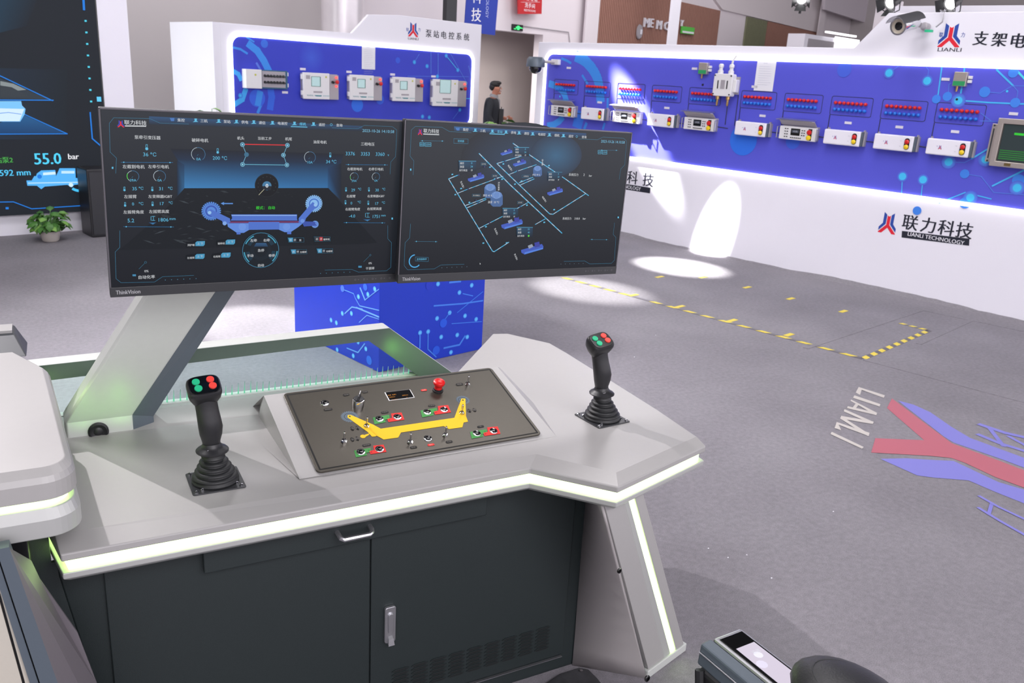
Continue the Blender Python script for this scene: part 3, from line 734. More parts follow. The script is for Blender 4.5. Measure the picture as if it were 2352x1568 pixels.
def keypad_box(label, M):
    t = thing('keypad_controller', label, 'controller', M, 'keypad controllers with raised covers')
    w, h, d = .385, .13, .08
    MB().box(0, w, -.05, 0, 0, h + .01).build('back_case', m_casegrey, t, bevel=.003)
    MB().box(-.015, w + .006, -d, -.05, 0, h).build('front_plate', m_case, t, bevel=.006)
    MB().slab([(-.01, -.06, h + .012), (w - .01, -.06, h + .012), (w - .01, -.115, h + .055), (-.01, -.115, h + .055)], (0, .004, .006)).build('raised_cover', m_casegrey, t)
    MB().slab([(-.05, -.118, h + .058), (w - .04, -.118, h + .058), (w - .04, -.03, h + .070), (-.05, -.03, h + .070)], (0, 0, .006)).build('cover_edge', m_alu, t)
    for x in (-.03, w + .018): MB().tube([(x, -.05, .01), (x, -.1, .012), (x, -.1, h - .012), (x, -.05, h - .01)], .005, 6).build('handle', m_alu, t, smooth=True)
    MB().box(.115, .215, -d - .004, -d, .045, h - .018).build('display', m_gloss, t)
    ky = MB().box(.0, .014, -.004, 0, 0, .010)
    k0 = None
    pos = [(.045 + .024 * i, .022 + .026 * j) for i in range(2) for j in range(4)] + [(.232 + .024 * i, .045 + .024 * j) for i in range(2) for j in range(3)] + [(.115 + .021 * i, .016) for i in range(6)]
    for x, z in pos:
        if k0 is None: k0 = ky.build('key', m_bezel, t); k0.location = (x, -d, z)
        else:
            c = k0.copy(); C.objects.link(c); c.parent = t; c.location = (x, -d, z)
    MB().box(.305, .345, -d - .002, -d, .008, h - .01).build('button_plate', m_black, t)
    MB().lathe([(.024, 0), (.024, .012), (.001, .02)], 14, (.318, -d - .002, h * .66), (0, -1, 0)).build('red_button', m_red, t, smooth=True)
    MB().lathe([(.024, 0), (.024, .012), (.001, .02)], 14, (.318, -d - .002, h * .26), (0, -1, 0)).build('yellow_button', m_yellow, t, smooth=True)
    A = Art(M, -d - .004, .001); A.px = None
    A.raw([(.125, .07), (.205, .07), (.205, .098), (.125, .098)], rgb(70, 74, 84)); A.up(); A.text('-0-00', (.165, .084), .016, rgb(190, 195, 205)); A.build('display_text', PRINT, t)
    return t
kx = {0: -3.60, 2: -2.56, 4: -1.515, 6: -.325}
kl = {0: 'grey keypad controller with raised cover, nearest the dome camera', 2: 'grey keypad controller with raised cover lit by the light streak', 4: 'grey keypad controller with raised cover left below the junction box',
      6: 'grey keypad controller with raised cover between two closed boxes at the right'}
k0_ = None
for k in kx:
    if k0_ is None: k0_ = keypad_box(kl[k], wm(W2, kx[k], 1.338))
    else: copy_tree(k0_, wm(W2, kx[k], 1.338), kl[k])

def sensor(label, M):
    t = thing('wall_sensor', label, 'sensor', M, 'small wall sensors')
    MB().box(-.055, .055, -.05, 0, -.055, .065).build('case', m_lightpaint, t, bevel=.004)
    MB().box(-.05, .05, -.055, -.05, -.05, -.012).build('green_band', mat('sensor_green', (40, 150, 90), .5), t)
    for z in (-.012, .022): MB().box(.06, .092, -.035, -.005, z - .012, z + .014).build('side_plug', m_case, t, bevel=.003)
    MB().cyl((-.02, -.02, -.055), (-.02, -.02, -.1), .011, .008, 10).build('brass_nozzle', m_brass, t, smooth=True)
    MB().cyl((-.005, 0, -.165), (-.005, -.012, -.165), .014, .010, 10).build('wall_socket', m_rubber, t)
    return t
s0 = sensor('small grey sensor with green band left above the junction box', wm(W2, -1.385, 1.985))
copy_tree(s0, wm(W2, 1.305, 1.985), 'small metal sensor with green band among the circuit lines at the right')

M = wm(W2, -1.07, 1.83)
t = thing('junction_box', 'white bolted junction box with four cable glands on the blue wall', 'junction box', M)
MB().prism(rrect(-.115, .115, -.115, .115, .02), -.11, -.03, 1).build('case', m_case, t, bevel=.006)
MB().box(-.09, .15, -.03, 0, -.09, .09).build('back_plate', m_casegrey, t)
MB().box(.115, .155, -.09, -.02, -.07, .06).build('side_cover', m_case, t, bevel=.008)
for x in (-.065, .065):
    MB().lathe([(.03, 0), (.03, .03), (.02, .035), (.02, .06), (.026, .065), (.026, .09), (.012, .10)], 12, (x, -.07, .115), (0, 0, 1)).build('cable_gland', m_case, t, smooth=True)
    MB().lathe([(.022, 0), (.022, .03), (.012, .04), (.012, .09), (.005, .10)], 12, (x, -.07, -.115), (0, 0, -1)).build('brass_gland', m_brass, t, smooth=True)
MB().box(-.02, .03, -.114, -.11, -.04, .05).build('rating_plate', m_casegrey, t)
for x in (-.055, .06): MB().box(x - .006, x + .006, -.114, -.11, -.04, .045).build('slot', m_bezel, t)
for a, b in ((-.1, .095), (.1, .095), (-.1, -.095), (.1, -.095)): MB().cyl((a, -.11, b), (a, -.118, b), .008, .008, 6).build('bolt', m_bezel, t)
MB().tube([(.065, -.07, .21), (.07, -.07, .25), (.10, -.06, .30)], .011, 8).build('cable', m_case, t, smooth=True)

def sheet(name, M, w, h, label, lines=9, warp=0):
    t = thing(name, label, 'paper', M)
    MB().box(0, w, -.004, -.001, 0, h).build('sheet', m_paper, t)
    A = Art(M, -.004, .001); A.px = None; g = rgb(175, 178, 195)
    A.text('操作说明', (w * .45, h * .91), h * .035, g)
    r = random.Random(3)
    for i in range(lines): A.raw([(w * .15, h * (.80 - i * .075)), (w * r.uniform(.5, .9), h * (.80 - i * .075)), (w * .85, h * (.808 - i * .075)), (w * .15, h * (.808 - i * .075))], g)
    A.build('writing', PRINT, t)
sheet('notice_sheet', wm(W2, -.745, 1.793, -.006), .22, .30, 'white printed sheet beside the junction box on the long wall')
sheet('notice_sheet', wm(B1, -.08, 1.765, -.006), .24, .345, 'white printed sheet above the middle cabinets of the pump booth', 14)

# steel framed monitor at the right edge
M = wm(W2, 1.70, 1.29)
t = thing('industrial_monitor', 'steel framed monitor with green traces at the right edge', 'monitor', M)
w, h = .62, .40
def fr(x0, x1, z0, z1, b, yb, yf):
    o = [(x0, z0), (x1, z0), (x1, z1), (x0, z1)]; i = [(x0 + b, z0 + b), (x1 - b, z0 + b), (x1 - b, z1 - b), (x0 + b, z1 - b)]
    P = lambda q, y: [(a, y, c) for a, c in q]
    return MB().loft([P(o, yb), P(o, yf), P(i, yf - 0), P(i, yb)], cap=False)
MB().box(.02, w - .02, -.06, 0, .02, h - .02).build('case', m_lightpaint, t)
fr(0, w, 0, h, .045, -.06, -.09).build('steel_frame', m_lightpaint, t, bevel=.004)
MB().box(.045, w - .045, -.066, -.06, .045, h - .045).build('screen', m_gloss, t)
MB().box(-.045, 0, -.07, -.04, .03, h - .05).build('side_bracket', m_lightpaint, t, bevel=.004)
MB().box(-.03, -.02, -.074, -.07, .06, h - .09).build('bracket_slot', m_bezel, t)
for z in (.04, h - .065): MB().cyl((-.025, -.07, z), (-.025, -.076, z), .008, .008, 8).build('bracket_bolt', m_bezel, t)
MB().box(.12, .17, -.094, -.09, .012, .034).build('badge', mat('bronze_badge', (120, 100, 60), .4, .5), t)
A = Art(M, -.066, .001); A.px = None
A.raw([(.05, .05), (w - .05, .05), (w - .05, h - .05), (.05, h - .05)], rgb(42, 52, 54)); A.up()
A.raw([(.14, .27), (.42, .265), (.42, .285), (.14, .288)], rgb(50, 190, 50))
for k in range(5): A.raw([(.055, .065 + k * .017), (w - .055, .065 + k * .017), (w - .055, .072 + k * .017), (.055, .072 + k * .017)], rgb(40, 120, 45))
A.build('screen_traces', LEDPIX, t)

# pump booth cabinets
def cabinet(label, x, z0, w, h, scr, extra=False):
    M = wm(B1, x, z0); d = .10
    t = thing('electric_cabinet', label, 'cabinet', M, 'white electric cabinets on the pump booth')
    cw = w * .74
    MB().box(.02, w, -d * .6, 0, .01, h - .01).build('back_case', m_casegrey, t)
    door = MB().box(.012, cw, -d, -d * .6, 0, h).build('door', m_case, t, bevel=.008)
    MB().box(cw + .004, w, -d + .006, -d * .6, 0, h - .02).build('control_strip', m_casegrey, t, bevel=.004)
    for z in (h * .14, h * .74): MB().box(-.012, .03, -d + .01, -d * .5, z, z + h * .18).build('hinge', m_case, t, bevel=.006)
    cx = w * .36; s_ = scr
    MB().box(cx - s_ / 2 - .006, cx + s_ / 2 + .006, -d - .003, -d, h * .5 - .006, h * .5 + s_ * .95).build('screen_frame', mat('teal_screen_rim', (50, 110, 100), .4), t)
    MB().box(cx - s_ / 2, cx + s_ / 2 - .008, -d - .006, -d - .003, h * .5, h * .5 + s_ * .95 - .006).build('screen', mat('pale_teal_lcd', (165, 195, 195), .3, emit=(.3, .42, .42), es=.35), t)
    MB().box(w * .09, w * .20, -d - .002, -d, h * .76, h * .90).build('printed_square', mat('grey_print', (165, 160, 165), .6), t)
    MB().box(w * .29, w * .53, -d - .002, -d, h * .24, h * .31).build('rating_plate', mat('grey_print', (165, 160, 165), .6), t)
    MB().cyl((w * .64, -d, h * .86), (w * .64, -d - .003, h * .86), .014, .014, 12).build('yellow_mark', mat('yellow_green_print', (190, 190, 80), .6), t)
    MB().cyl((w * .925, -d, h * .86), (w * .925, -d - .02, h * .86), .018, .014, 12).build('red_lamp', m_redlamp, t, smooth=True)
    MB().cyl((w * .82, -d, h * .68), (w * .82, -d - .03, h * .66), .020, .018, 12).build('black_knob', m_black, t, smooth=True)
    MB().lathe([(.016, 0), (.016, .014), (.028, .016), (.028, .03), (.001, .036)], 14, (w * .93, -d, h * .69), (0, -1, 0)).build('red_button', m_red, t, smooth=True)
    if extra: MB().cyl((w * .925, -d, h * .52), (w * .925, -d - .02, h * .52), .018, .014, 12).build('red_lamp', m_redlamp, t, smooth=True)
    A = Art(M, -d, .002); A.px = None; tl = rgb(60, 130, 140)
    A.raw([(cx - .0, h * .11), (w * .50, h * .11), (w * .52, h * .155), (w * .30, h * .155)], tl)
    for k in range(5): A.raw([(w * (.13 + .035 * k), h * .115), (w * (.145 + .035 * k), h * .115), (w * (.12 + .035 * k), h * .165), (w * (.105 + .035 * k), h * .165)], tl)
    for k in range(4): A.raw([(w * (.56 + .045 * k), h * .12), (w * (.59 + .045 * k), h * .12), (w * (.58 + .045 * k), h * .155), (w * (.55 + .045 * k), h * .155)], rgb(140, 180, 185))
    A.text('联力科技', (w * .40, h * .84), h * .035, rgb(140, 150, 190), sx=1.6); A.build('printed_stripe', PRINT, t)
cabinet('white cabinet with two lit red lamps, leftmost of the screened ones', -1.14, 1.31, .60, .365, .14, True)
cabinet('white screened cabinet right below the printed sheet', -.36, 1.315, .595, .362, .13)
cabinet('white screened cabinet with a round print left of the wide screen one', .42, 1.315, .605, .362, .13)
cabinet('white cabinet with the widest screen, rightmost on the pump booth', 1.215, 1.255, .72, .42, .22)
M = wm(B1, -2.015, 1.43)
t = thing('terminal_cabinet', 'white box joined to a dark blue tray of cable sockets, far left', 'cabinet', M)
MB().box(0, .235, -.12, 0, 0, .25).build('white_case', m_case, t, bevel=.006)
MB().box(.24, .66, -.06, 0, .0, .25).build('blue_tray', m_teal, t, bevel=.003)
MB().box(.265, .62, -.07, -.06, .02, .235).build('socket_plate', m_casegrey, t)
MB().cyl((.14, -.12, .18), (.14, -.124, .18), .014, .014, 12).build('yellow_mark', mat('yellow_green_print', (190, 190, 80), .6), t)
sk = None
for j in range(2):
    for i in range(7):
        if sk is None: sk = MB().lathe([(.018, 0), (.018, .02), (.012, .022), (.010, .045)], 10, (0, 0, 0), (.4, -1, -.2)).build('socket', m_bezel, t, smooth=True); sk.location = (.30 + i * .047, -.07, .09 + j * .085)
        else:
            c = sk.copy(); C.objects.link(c); c.parent = t; c.location = (.30 + i * .047, -.07, .09 + j * .085)
for z in (.03, .18): MB().box(.655, .68, -.05, -.01, z, z + .05).build('bracket', m_case, t)

# dome camera at the far end of the long wall
M = wm(W2, -3.70, 1.99)
t = thing('dome_camera', 'grey turret camera with black dome at the wall corner', 'camera', M)
MB().box(.0, .13, -.05, 0, -.03, .035).build('wall_bracket', m_case, t, bevel=.006)
MB().tube([(.06, -.04, 0), (-.02, -.12, .0), (-.08, -.18, .0)], .02, 8).build('arm', m_casegrey, t, smooth=True)
MB().lathe([(.001, .07), (.09, .07), (.115, .04), (.12, -.03), (.12, -.05), (.001, -.05)], 20, (-.10, -.22, -.02), (0, 0, 1)).build('housing', m_steelblue, t, smooth=True)
MB().ball((-.10, -.22, -.085), .082, .082, .07, 18, 10).build('dome', m_gloss, t, smooth=True)
# bullet camera on the header
M = W2 @ Matrix.Translation((.80, -.02, 2.42))
t = thing('bullet_camera', 'silver bullet security camera on the white header of the long wall', 'camera', M)
ax = Vector((-.08, -.97, -.20)).normalized(); c0 = Vector((.08, -.16, .03)); c1 = c0 + ax * .30
MB().lathe([(.055, 0), (.06, .02), (.06, .22), (.072, .225), (.075, .28), (.062, .28), (.055, .26), (.001, .26)], 24, c0, ax).build('barrel', m_chrome, t, smooth=True)
MB().lathe([(.060, 0), (.060, .004), (.035, .006), (.001, .006)], 20, c0 + ax * .262, ax).build('front_ring', mat('cream_plate', (215, 205, 185), .4, .2), t, smooth=True)
MB().lathe([(.034, 0), (.034, .004), (.022, .007), (.001, .005)], 20, c0 + ax * .269, ax).build('lens', m_gloss, t, smooth=True)
side = ax.cross(Vector((0, 0, 1))).normalized(); upv = side.cross(ax)
hp = []
for k in range(9):
    a = math.radians(20 + 140 * k / 8); hp.append(side * math.cos(a) * .088 + upv * math.sin(a) * .088)
MB().loft([[c0 + ax * s_ + q * r_ for q in hp] for s_, r_ in ((-.02, .98), (.34, .98), (.34, 1.02), (-.02, 1.02))], cap=False, closed=False).build('sun_hood', m_alu, t, smooth=True)
MB().lathe([(.035, 0), (.035, .05), (.022, .06), (.022, .12)], 14, (.12, .02, -.0), (-.2, -1, .1)).build('wall_mount', m_casegrey, t, smooth=True)
MB().tube([(.22, -.04, 0), (.27, -.05, .04), (.275, -.04, .12), (.22, -.01, .14)], .008, 8).build('cable', m_alu, t, smooth=True)
MB().box(.16, .22, -.12, -.08, -.05, -.03).build('label_clip', m_green, t)

# stage lights on the top of the rear board
def stage_light(M, label, s=.5, aim=(-.2, -.9, -.45)):
    M = M @ Matrix.Scale(s, 4)
    t = thing('stage_light', label, 'stage light', M, 'stage lights above the long display wall')
    ax = Vector(aim).normalized()
    MB().lathe([(.06, 0), (.11, .05), (.12, .28), (.135, .30), (.125, .30), (.10, .24), (.001, .22)], 18, -ax * .2, ax).build('lamp_body', m_black, t, smooth=True)
    MB().lathe([(.105, 0), (.10, .01), (.001, .02)], 18, ax * .07, ax).build('bulb_face', mat('lit_lamp_face', (255, 255, 255), .4, emit=(1, .98, 1), es=7), t, smooth=True)
    MB().tube([(-.16, 0, 0), (-.17, 0, -.16), (0, 0, -.24), (.17, 0, -.16), (.16, 0, 0)], .012, 6).build('yoke', m_bezel, t)
    sd = ax.cross(Vector((0, 0, 1))).normalized(); u2 = sd.cross(ax)
    for sg, vv in ((1, sd), (-1, sd), (1, u2), (-1, u2)):
        b = ax * .1 + vv * sg * .12; ot = sd if vv == u2 else u2
        MB().slab([b - ot * .1, b + ot * .1, b + ax * .14 + vv * sg * .08 + ot * .13, b + ax * .14 + vv * sg * .08 - ot * .13], (.003, .003, .003)).build('barn_door', m_black, t)
    MB().cyl((0, 0, -.24), (0, 0, -.34), .03, .03, 10).build('clamp', m_bezel, t)
p = onp(2050, 4, W2 @ Vector((0, .9, 0)), W2.col[1].xyz); stage_light(frame(p, -WX, (0, 0, 1)), 'black stage light above the left end of the white header')
p = onp(2188, 6, W2 @ Vector((0, .9, 0)), W2.col[1].xyz); stage_light(frame(p, -WX, (0, 0, 1)), 'bright stage light with barn doors above the emblem of the header')
p = onp(1842, -4, W2 @ Vector((0, 1.6, 0)), W2.col[1].xyz); stage_light(frame(p, -WX, (0, 0, 1)), 'dark stage light hanging at the top edge, left of the others', aim=(.4, -.8, -.5))

# ================================================================== FLOOR MARKS
tape_m = mat('yellow_tape', (222, 200, 60), 0.5, 0, .05, 40); tapeb_m = mat('black_tape', (92, 88, 92), 0.5, 0, .1, 40)
def tape(label, pts, n, skip=()):
    a = onz(*pts[0]); b = onz(*pts[1]); L = (b - a).length; d = (b - a).normalized(); nn = Vector((-d.y, d.x, 0))
    t = thing('hazard_tape', label, 'tape', Matrix.Translation(a), 'black and yellow tape on the carpet')
    M = frame(a, d, (0, 0, 1)); MW[t.name] = M; t.matrix_world = M
    MB().box(0, L, -.022, .022, .0005, .002).build('black_backing', tapeb_m, t)
    st = L / n; y0 = None
    for k in range(n):
        if k in skip: continue
        if y0 is None:
            y0 = MB().add([(0, -.022, .0024), (st * .52, -.022, .0024), (st * .72, .022, .0024), (st * .2, .022, .0024), (0, -.022, .0016), (st * .52, -.022, .0016), (st * .72, .022, .0016), (st * .2, .022, .0016)], [(0, 1, 2, 3), (7, 6, 5, 4), (0, 4, 5, 1), (1, 5, 6, 2), (2, 6, 7, 3), (3, 7, 4, 0)]).build('yellow_stripe', tape_m, t); y0.location = (st * k, 0, 0)
        else:
            c = y0.copy(); C.objects.link(c); c.parent = t; c.location = (st * k, 0, 0)
tape('long run of black and yellow tape parallel to the right display wall', [(1292, 637), (1982, 824)], 17, (5,))
tape('short run of black and yellow tape joining the long run at the right corner', [(1982, 824), (2133, 759)], 9)
tape('stub of black and yellow tape turning back toward the wall', [(2066, 742), (2134, 759)], 3)
bit = None
for i, (x, y, lb) in enumerate(((1515, 636, 'small yellow tape scrap in the bright light pool'), (1615, 637, 'small yellow tape scrap at the edge of the light pool'), (1716, 660, 'small yellow tape scrap, third along from the light pool'),
                  (1816, 686, 'small faded yellow tape scrap under the emblem of the wall'), (1937, 715, 'small yellow tape scrap nearest the tape corner'), (1455, 678, 'short yellow tape tick on the long tape near the monitor'), (1562, 704, 'short yellow tape tick, second on the long tape'),
                  (1682, 736, 'short yellow tape tick, third on the long tape'), (1812, 769, 'short yellow tape tick nearest the tape corner'))):
    p = onz(x, y)
    M = frame(p, UX, (0, 0, 1))
    if bit is None:
        bit = thing('tape_scrap', lb, 'tape', M, 'yellow tape scraps'); MB().box(-.055, .055, -.02, .02, .0005, .003).build('tape', tape_m, bit)
    else: copy_tree(bit, M, lb)
# carpet seams and the curled carpet edge along the wall
wv = MB(); R1 = random.Random(5); pr = []; N_ = 70
for i in range(N_):
    a = -3.9 + 6.4 * i / (N_ - 1); pr.append((a, .012 + .022 * max(0, math.sin(a * 1.9 + .6 * math.sin(a * 3))) + R1.uniform(0, .006)))
for i in range(N_ - 1):
    (a, h0), (b, h1) = pr[i], pr[i + 1]
    wv.add([(a, -.055, 0), (b, -.055, 0), (b, -.012, h1), (a, -.012, h0), (b, -.004, h1), (a, -.004, h0)], [(0, 1, 2, 3), (3, 2, 4, 5)])
wv.v = [W2 @ v for v in wv.v]
struct(wv.build('trim_30', m_carpet, fl, smooth=True))
seam = MB()
for pts in ([(2118, 712), (1850, 800)], [(2118, 712), (2360, 762)], [(1985, 826), (2360, 925)], [(2232, 735), (2110, 790)]):
    a = onz(*pts[0]); b = onz(*pts[1]); d = (b - a).normalized(); n = Vector((-d.y, d.x, 0)) * .02
    seam.slab([a - n, b - n, b + n, a + n], (0, 0, .0035))
o = seam.build('trim_31', m_carpet, fl); struct(o)
# emblem and letters of projected light, painted as colour on the carpet
FP = frame((0, 0, 0), (1, 0, 0), (0, 1, 0))
t = thing('floor_light_logo', 'large red and lilac projected-light logo with pale LIANLI letters painted on the grey carpet', 'logo', Matrix.Translation(onz(2150, 1000)))
def onfloor(A, pts, col): A.raw([tuple(onz(*p)[:2]) for p in pts], col)
A = Art(frame((0, 0, 0), (1, 0, 0), (0, 1, 0)), -.0, .0008); 
# local y of this frame points down, so art sits just above the carpet
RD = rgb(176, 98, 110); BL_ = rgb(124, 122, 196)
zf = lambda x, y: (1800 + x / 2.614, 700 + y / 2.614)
A.k = 2
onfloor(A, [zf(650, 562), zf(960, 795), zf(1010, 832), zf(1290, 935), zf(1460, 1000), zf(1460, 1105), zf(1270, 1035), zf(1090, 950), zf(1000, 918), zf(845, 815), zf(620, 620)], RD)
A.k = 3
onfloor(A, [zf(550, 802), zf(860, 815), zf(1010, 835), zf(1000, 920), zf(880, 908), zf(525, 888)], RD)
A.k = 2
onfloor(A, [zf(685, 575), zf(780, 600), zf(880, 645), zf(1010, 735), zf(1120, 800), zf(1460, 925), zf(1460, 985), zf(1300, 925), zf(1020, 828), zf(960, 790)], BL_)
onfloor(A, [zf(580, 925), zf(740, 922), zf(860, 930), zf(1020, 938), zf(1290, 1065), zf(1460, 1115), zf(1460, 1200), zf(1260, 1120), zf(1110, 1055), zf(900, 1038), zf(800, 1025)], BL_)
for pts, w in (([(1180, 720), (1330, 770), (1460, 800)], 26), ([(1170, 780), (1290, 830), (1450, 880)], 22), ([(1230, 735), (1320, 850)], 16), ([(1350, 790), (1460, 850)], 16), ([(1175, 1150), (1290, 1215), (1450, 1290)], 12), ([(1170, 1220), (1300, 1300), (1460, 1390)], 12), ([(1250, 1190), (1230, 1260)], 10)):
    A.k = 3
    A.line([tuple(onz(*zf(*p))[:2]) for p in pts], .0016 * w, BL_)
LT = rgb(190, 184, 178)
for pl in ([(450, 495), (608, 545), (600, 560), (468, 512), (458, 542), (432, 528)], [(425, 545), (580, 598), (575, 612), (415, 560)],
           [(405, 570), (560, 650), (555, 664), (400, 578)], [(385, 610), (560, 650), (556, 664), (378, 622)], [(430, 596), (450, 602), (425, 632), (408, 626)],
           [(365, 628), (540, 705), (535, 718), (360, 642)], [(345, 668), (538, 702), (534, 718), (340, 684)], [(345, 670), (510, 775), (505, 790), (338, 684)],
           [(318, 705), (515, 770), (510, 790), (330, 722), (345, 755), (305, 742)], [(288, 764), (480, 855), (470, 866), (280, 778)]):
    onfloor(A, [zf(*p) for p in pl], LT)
A.build('painted_light_logo', PRINT, t)
# specks of litter

# ================================================================== CONTROL CONSOLE
YF = frame((0, 0, 0), (1, 0, 0), (0, 0, 1))
def onY(px, py, y): return onp(px, py, (0, y, 0), Vector((0, 1, 0)))
con = thing('control_console', 'silver operator console with a glowing green edge and dark cabinet doors', 'console', (0.65, 2.1, 0))
def z_(pts, z): return [(p[0], p[1], z) for p in pts]
EDGE = [(-.043, 1.82), (1.092, 1.82), (1.254, 1.634), (1.656, 1.757), (1.672, 2.02), (1.700, 2.62), (1.700, 2.75), (1.60, 2.915), (1.54, 2.93), (1.22, 2.565), (1.15, 2.51), (-.17, 2.51), (-.13, 2.30)]
CRS = [(-.051, 1.884), (1.136, 1.862), (1.279, 1.682), (1.651, 1.796)] + EDGE[4:]
def inset(pts, d):
    n = len(pts); out = []
    for i in range(n):
        a, b, c = Vector(pts[i - 1]), Vector(pts[i]), Vector(pts[(i + 1) % n])
        n1 = Vector((-(b - a).y, (b - a).x)).normalized(); n2 = Vector((-(c - b).y, (c - b).x)).normalized()
        m = (n1 + n2); k = d / max(.35, (1 + n1.dot(n2)))
        out.append(tuple(b + m * k))
    return out
MB().loft([z_(CRS, .80), z_(EDGE, .784), z_(EDGE, .766), z_(inset(EDGE, .016), .766)]).build('desktop', m_silver, con, world=True, bevel=.003)
MB().loft([z_(inset(EDGE, .014), .7665), z_(inset(EDGE, .014), .736)]).build('light_strip', m_ledgreen, con, world=True)
MB().loft([z_(inset(EDGE, .016), .738), z_(EDGE, .738), z_(EDGE, .724), z_(inset(EDGE, .014), .712), z_(inset(EDGE, .06), .712)]).build('lower_rim', m_lip, con, world=True, bevel=.002)
MB().prism([(2.40, .7995), (2.49, .824), (2.515, .824), (2.515, .75), (2.40, .75)], -.17, 1.16, 0).build('rear_ramp', m_silver, con, world=True, bevel=.002)
# cabinet under the desk
xl = lambda z: -.050 + (0.665 - z) * .154
cab = MB().loft([[(xl(0), 1.912, 0), (1.358, 1.912, 0), (1.358, 2.42, 0), (xl(0), 2.42, 0)], [(xl(.715), 1.912, .715), (1.358, 1.912, .715), (1.358, 2.42, .715), (xl(.715), 2.42, .715)]])
cab.build('cabinet_body', m_dark, con, world=True, bevel=.003)
MB().box(.672, 1.309, 1.904, 1.914, .062, .70).build('right_door', m_dark, con, world=True, bevel=.002)
MB().box(.036, .668, 1.904, 1.914, .062, .70).build('left_door', m_dark, con, world=True, bevel=.002)
dr = MB().box(.249, 1.001, 1.884, 1.903, .626, .706).build('drawer', m_dark, con, world=True, bevel=.003)
hd = MB().tube([(.573, 1.884, .668), (.573, 1.868, .667), (.575, 1.858, .663), (.582, 1.853, .661), (.650, 1.853, .661), (.657, 1.858, .663), (.659, 1.868, .667), (.659, 1.884, .668)], .0065, 8)
h_o = hd.build('drawer_handle', m_alu, con, world=True, smooth=True); h_o.parent = dr
# swing handle lock on the right door
rd = [o for o in con.children if o.name.startswith('right_door')][0]
lk = MB().prism(rrect(.709, .741, .284, .398, .007), 1.894, 1.904, 1).build('door_lock', m_alu, con, world=True, bevel=.002); lk.parent = rd
lk = MB().prism([(.718, .318)] + [(.725 + .008 * math.cos(a), .372 + .008 * math.sin(a)) for a in (math.pi, 2.6, 2.1, 1.57, 1.0, .5, 0)][::1] + [(.733, .318)], 1.889, 1.895, 1).build('lock_lever', m_alu, con, world=True, bevel=.0015); lk.parent = rd
lk = MB().add([(.717, 1.894, .286), (.733, 1.894, .286), (.731, 1.894, .306), (.719, 1.894, .306), (.716, 1.882, .282), (.734, 1.882, .282), (.732, 1.886, .300), (.718, 1.886, .300)], [(0, 1, 2, 3), (4, 5, 6, 7), (0, 1, 5, 4), (1, 2, 6, 5), (2, 3, 7, 6), (3, 0, 4, 7)]).build('lock_button', m_alu, con, world=True); lk.parent = rd
# pressed vent slots
v = MB(); vd = MB()
for c_ in range(9):
    for r_ in range(7):
        x0 = .735 + c_ * .0585; z0 = .176 - r_ * .0122 - (.0005 * c_ * 0); x1 = x0 + .052; zc = z0
        for (xa, za), (xb, zb) in (((x0, zc), (x0 + .010, zc + .0045)), ((x0 + .010, zc + .0045), (x1 - .010, zc + .0045)), ((x1 - .010, zc + .0045), (x1, zc))):
            v.slab([(xa, 1.9035, za), (xb, 1.9035, zb), (xb, 1.9035, zb + .0016), (xa, 1.9035, za + .0016)], (0, -.0022, 0))
        vd.prism([(x0, zc - .001), (x0 + .010, zc - .0045), (x1 - .010, zc - .0045), (x1, zc - .001), (x1 - .010, zc + .003), (x0 + .010, zc + .003)], 1.9033, 1.9039, 1)
o = v.build('vent_ridges', m_dark, con, world=True, kind='stuff'); o.parent = rd
o = vd.build('vent_slots', mat('dark_recess', (18, 22, 23), .6), con, world=True, kind='stuff'); o.parent = rd
MB().box(.90, 1.306, 1.9, 1.908, .052, .0545).build('door_edge_highlight', m_alu, con, world=True)  # thin strip standing in for the highlight along the door's bottom edge
# side support and slanted leg with its light strip
d_ = (Vector((1.656, 1.757, 0)) - Vector((1.254, 1.634, 0))).normalized(); nn_ = Vector((d_.y, -d_.x, 0))
LG = frame(Vector((1.254, 1.634, 0)) - nn_ * .035, d_, (0, 0, 1))
def legline(a, b, ztop=.712):
    (x0, z0), (x1, z1) = hit(LG, *a), hit(LG, *b); s_ = (x1 - x0) / (z1 - z0)
    return (x0 + s_ * (ztop - z0), ztop), (x0 + s_ * (.03 - z0), .03)
la = legline((1395.5, 1185), (1495.5, 1559.7)); lb_ = legline((1438.8, 1170), (1539, 1560)); lc = legline((1447.8, 1156.7), (1553.7, 1544.8)); ld = legline((1459.7, 1152), (1565.7, 1541.8)); le = legline((1480, 1144.8), (1583.6, 1530))
def legpart(name, l0, l1, y0, y1, m, bev=.002):
    mb = MB().prism([l0[1], l1[1], l1[0], l0[0]], y0, y1, 1); mb.v = [LG @ q for q in mb.v]
    return mb.build(name, m, con, world=True, bevel=bev)
legpart('leg_core', la, le, .006, .022, m_lip); legpart('leg_inner_face', la, lb_, 0, .006, m_silver); legpart('leg_middle_face', lb_, lc, .002, .006, m_lip)
legpart('leg_light_strip', lc, ld, .003, .0062, m_ledgreen, 0); legpart('leg_outer_face', ld, le, -.002, .006, m_silver)
mb = MB().prism([(la[1][0] - .01, 0), (le[1][0] + .012, 0), (le[1][0] + .012, .03), (la[1][0] - .01, .03)], -.006, .11, 1); mb.v = [LG @ q for q in mb.v]; mb.build('leg_foot', m_silver2, con, world=True, bevel=.003)
def L3(p, y=0.0): return LG @ Vector((p[0], y, p[1]))
sg_ = MB(); NS = 10
c0_, c1_, e0_, e1_ = Vector((1.359, 1.912, 0)), Vector((1.359, 1.912, .714)), L3((la[1][0], 0), .004), L3(la[0], .004)
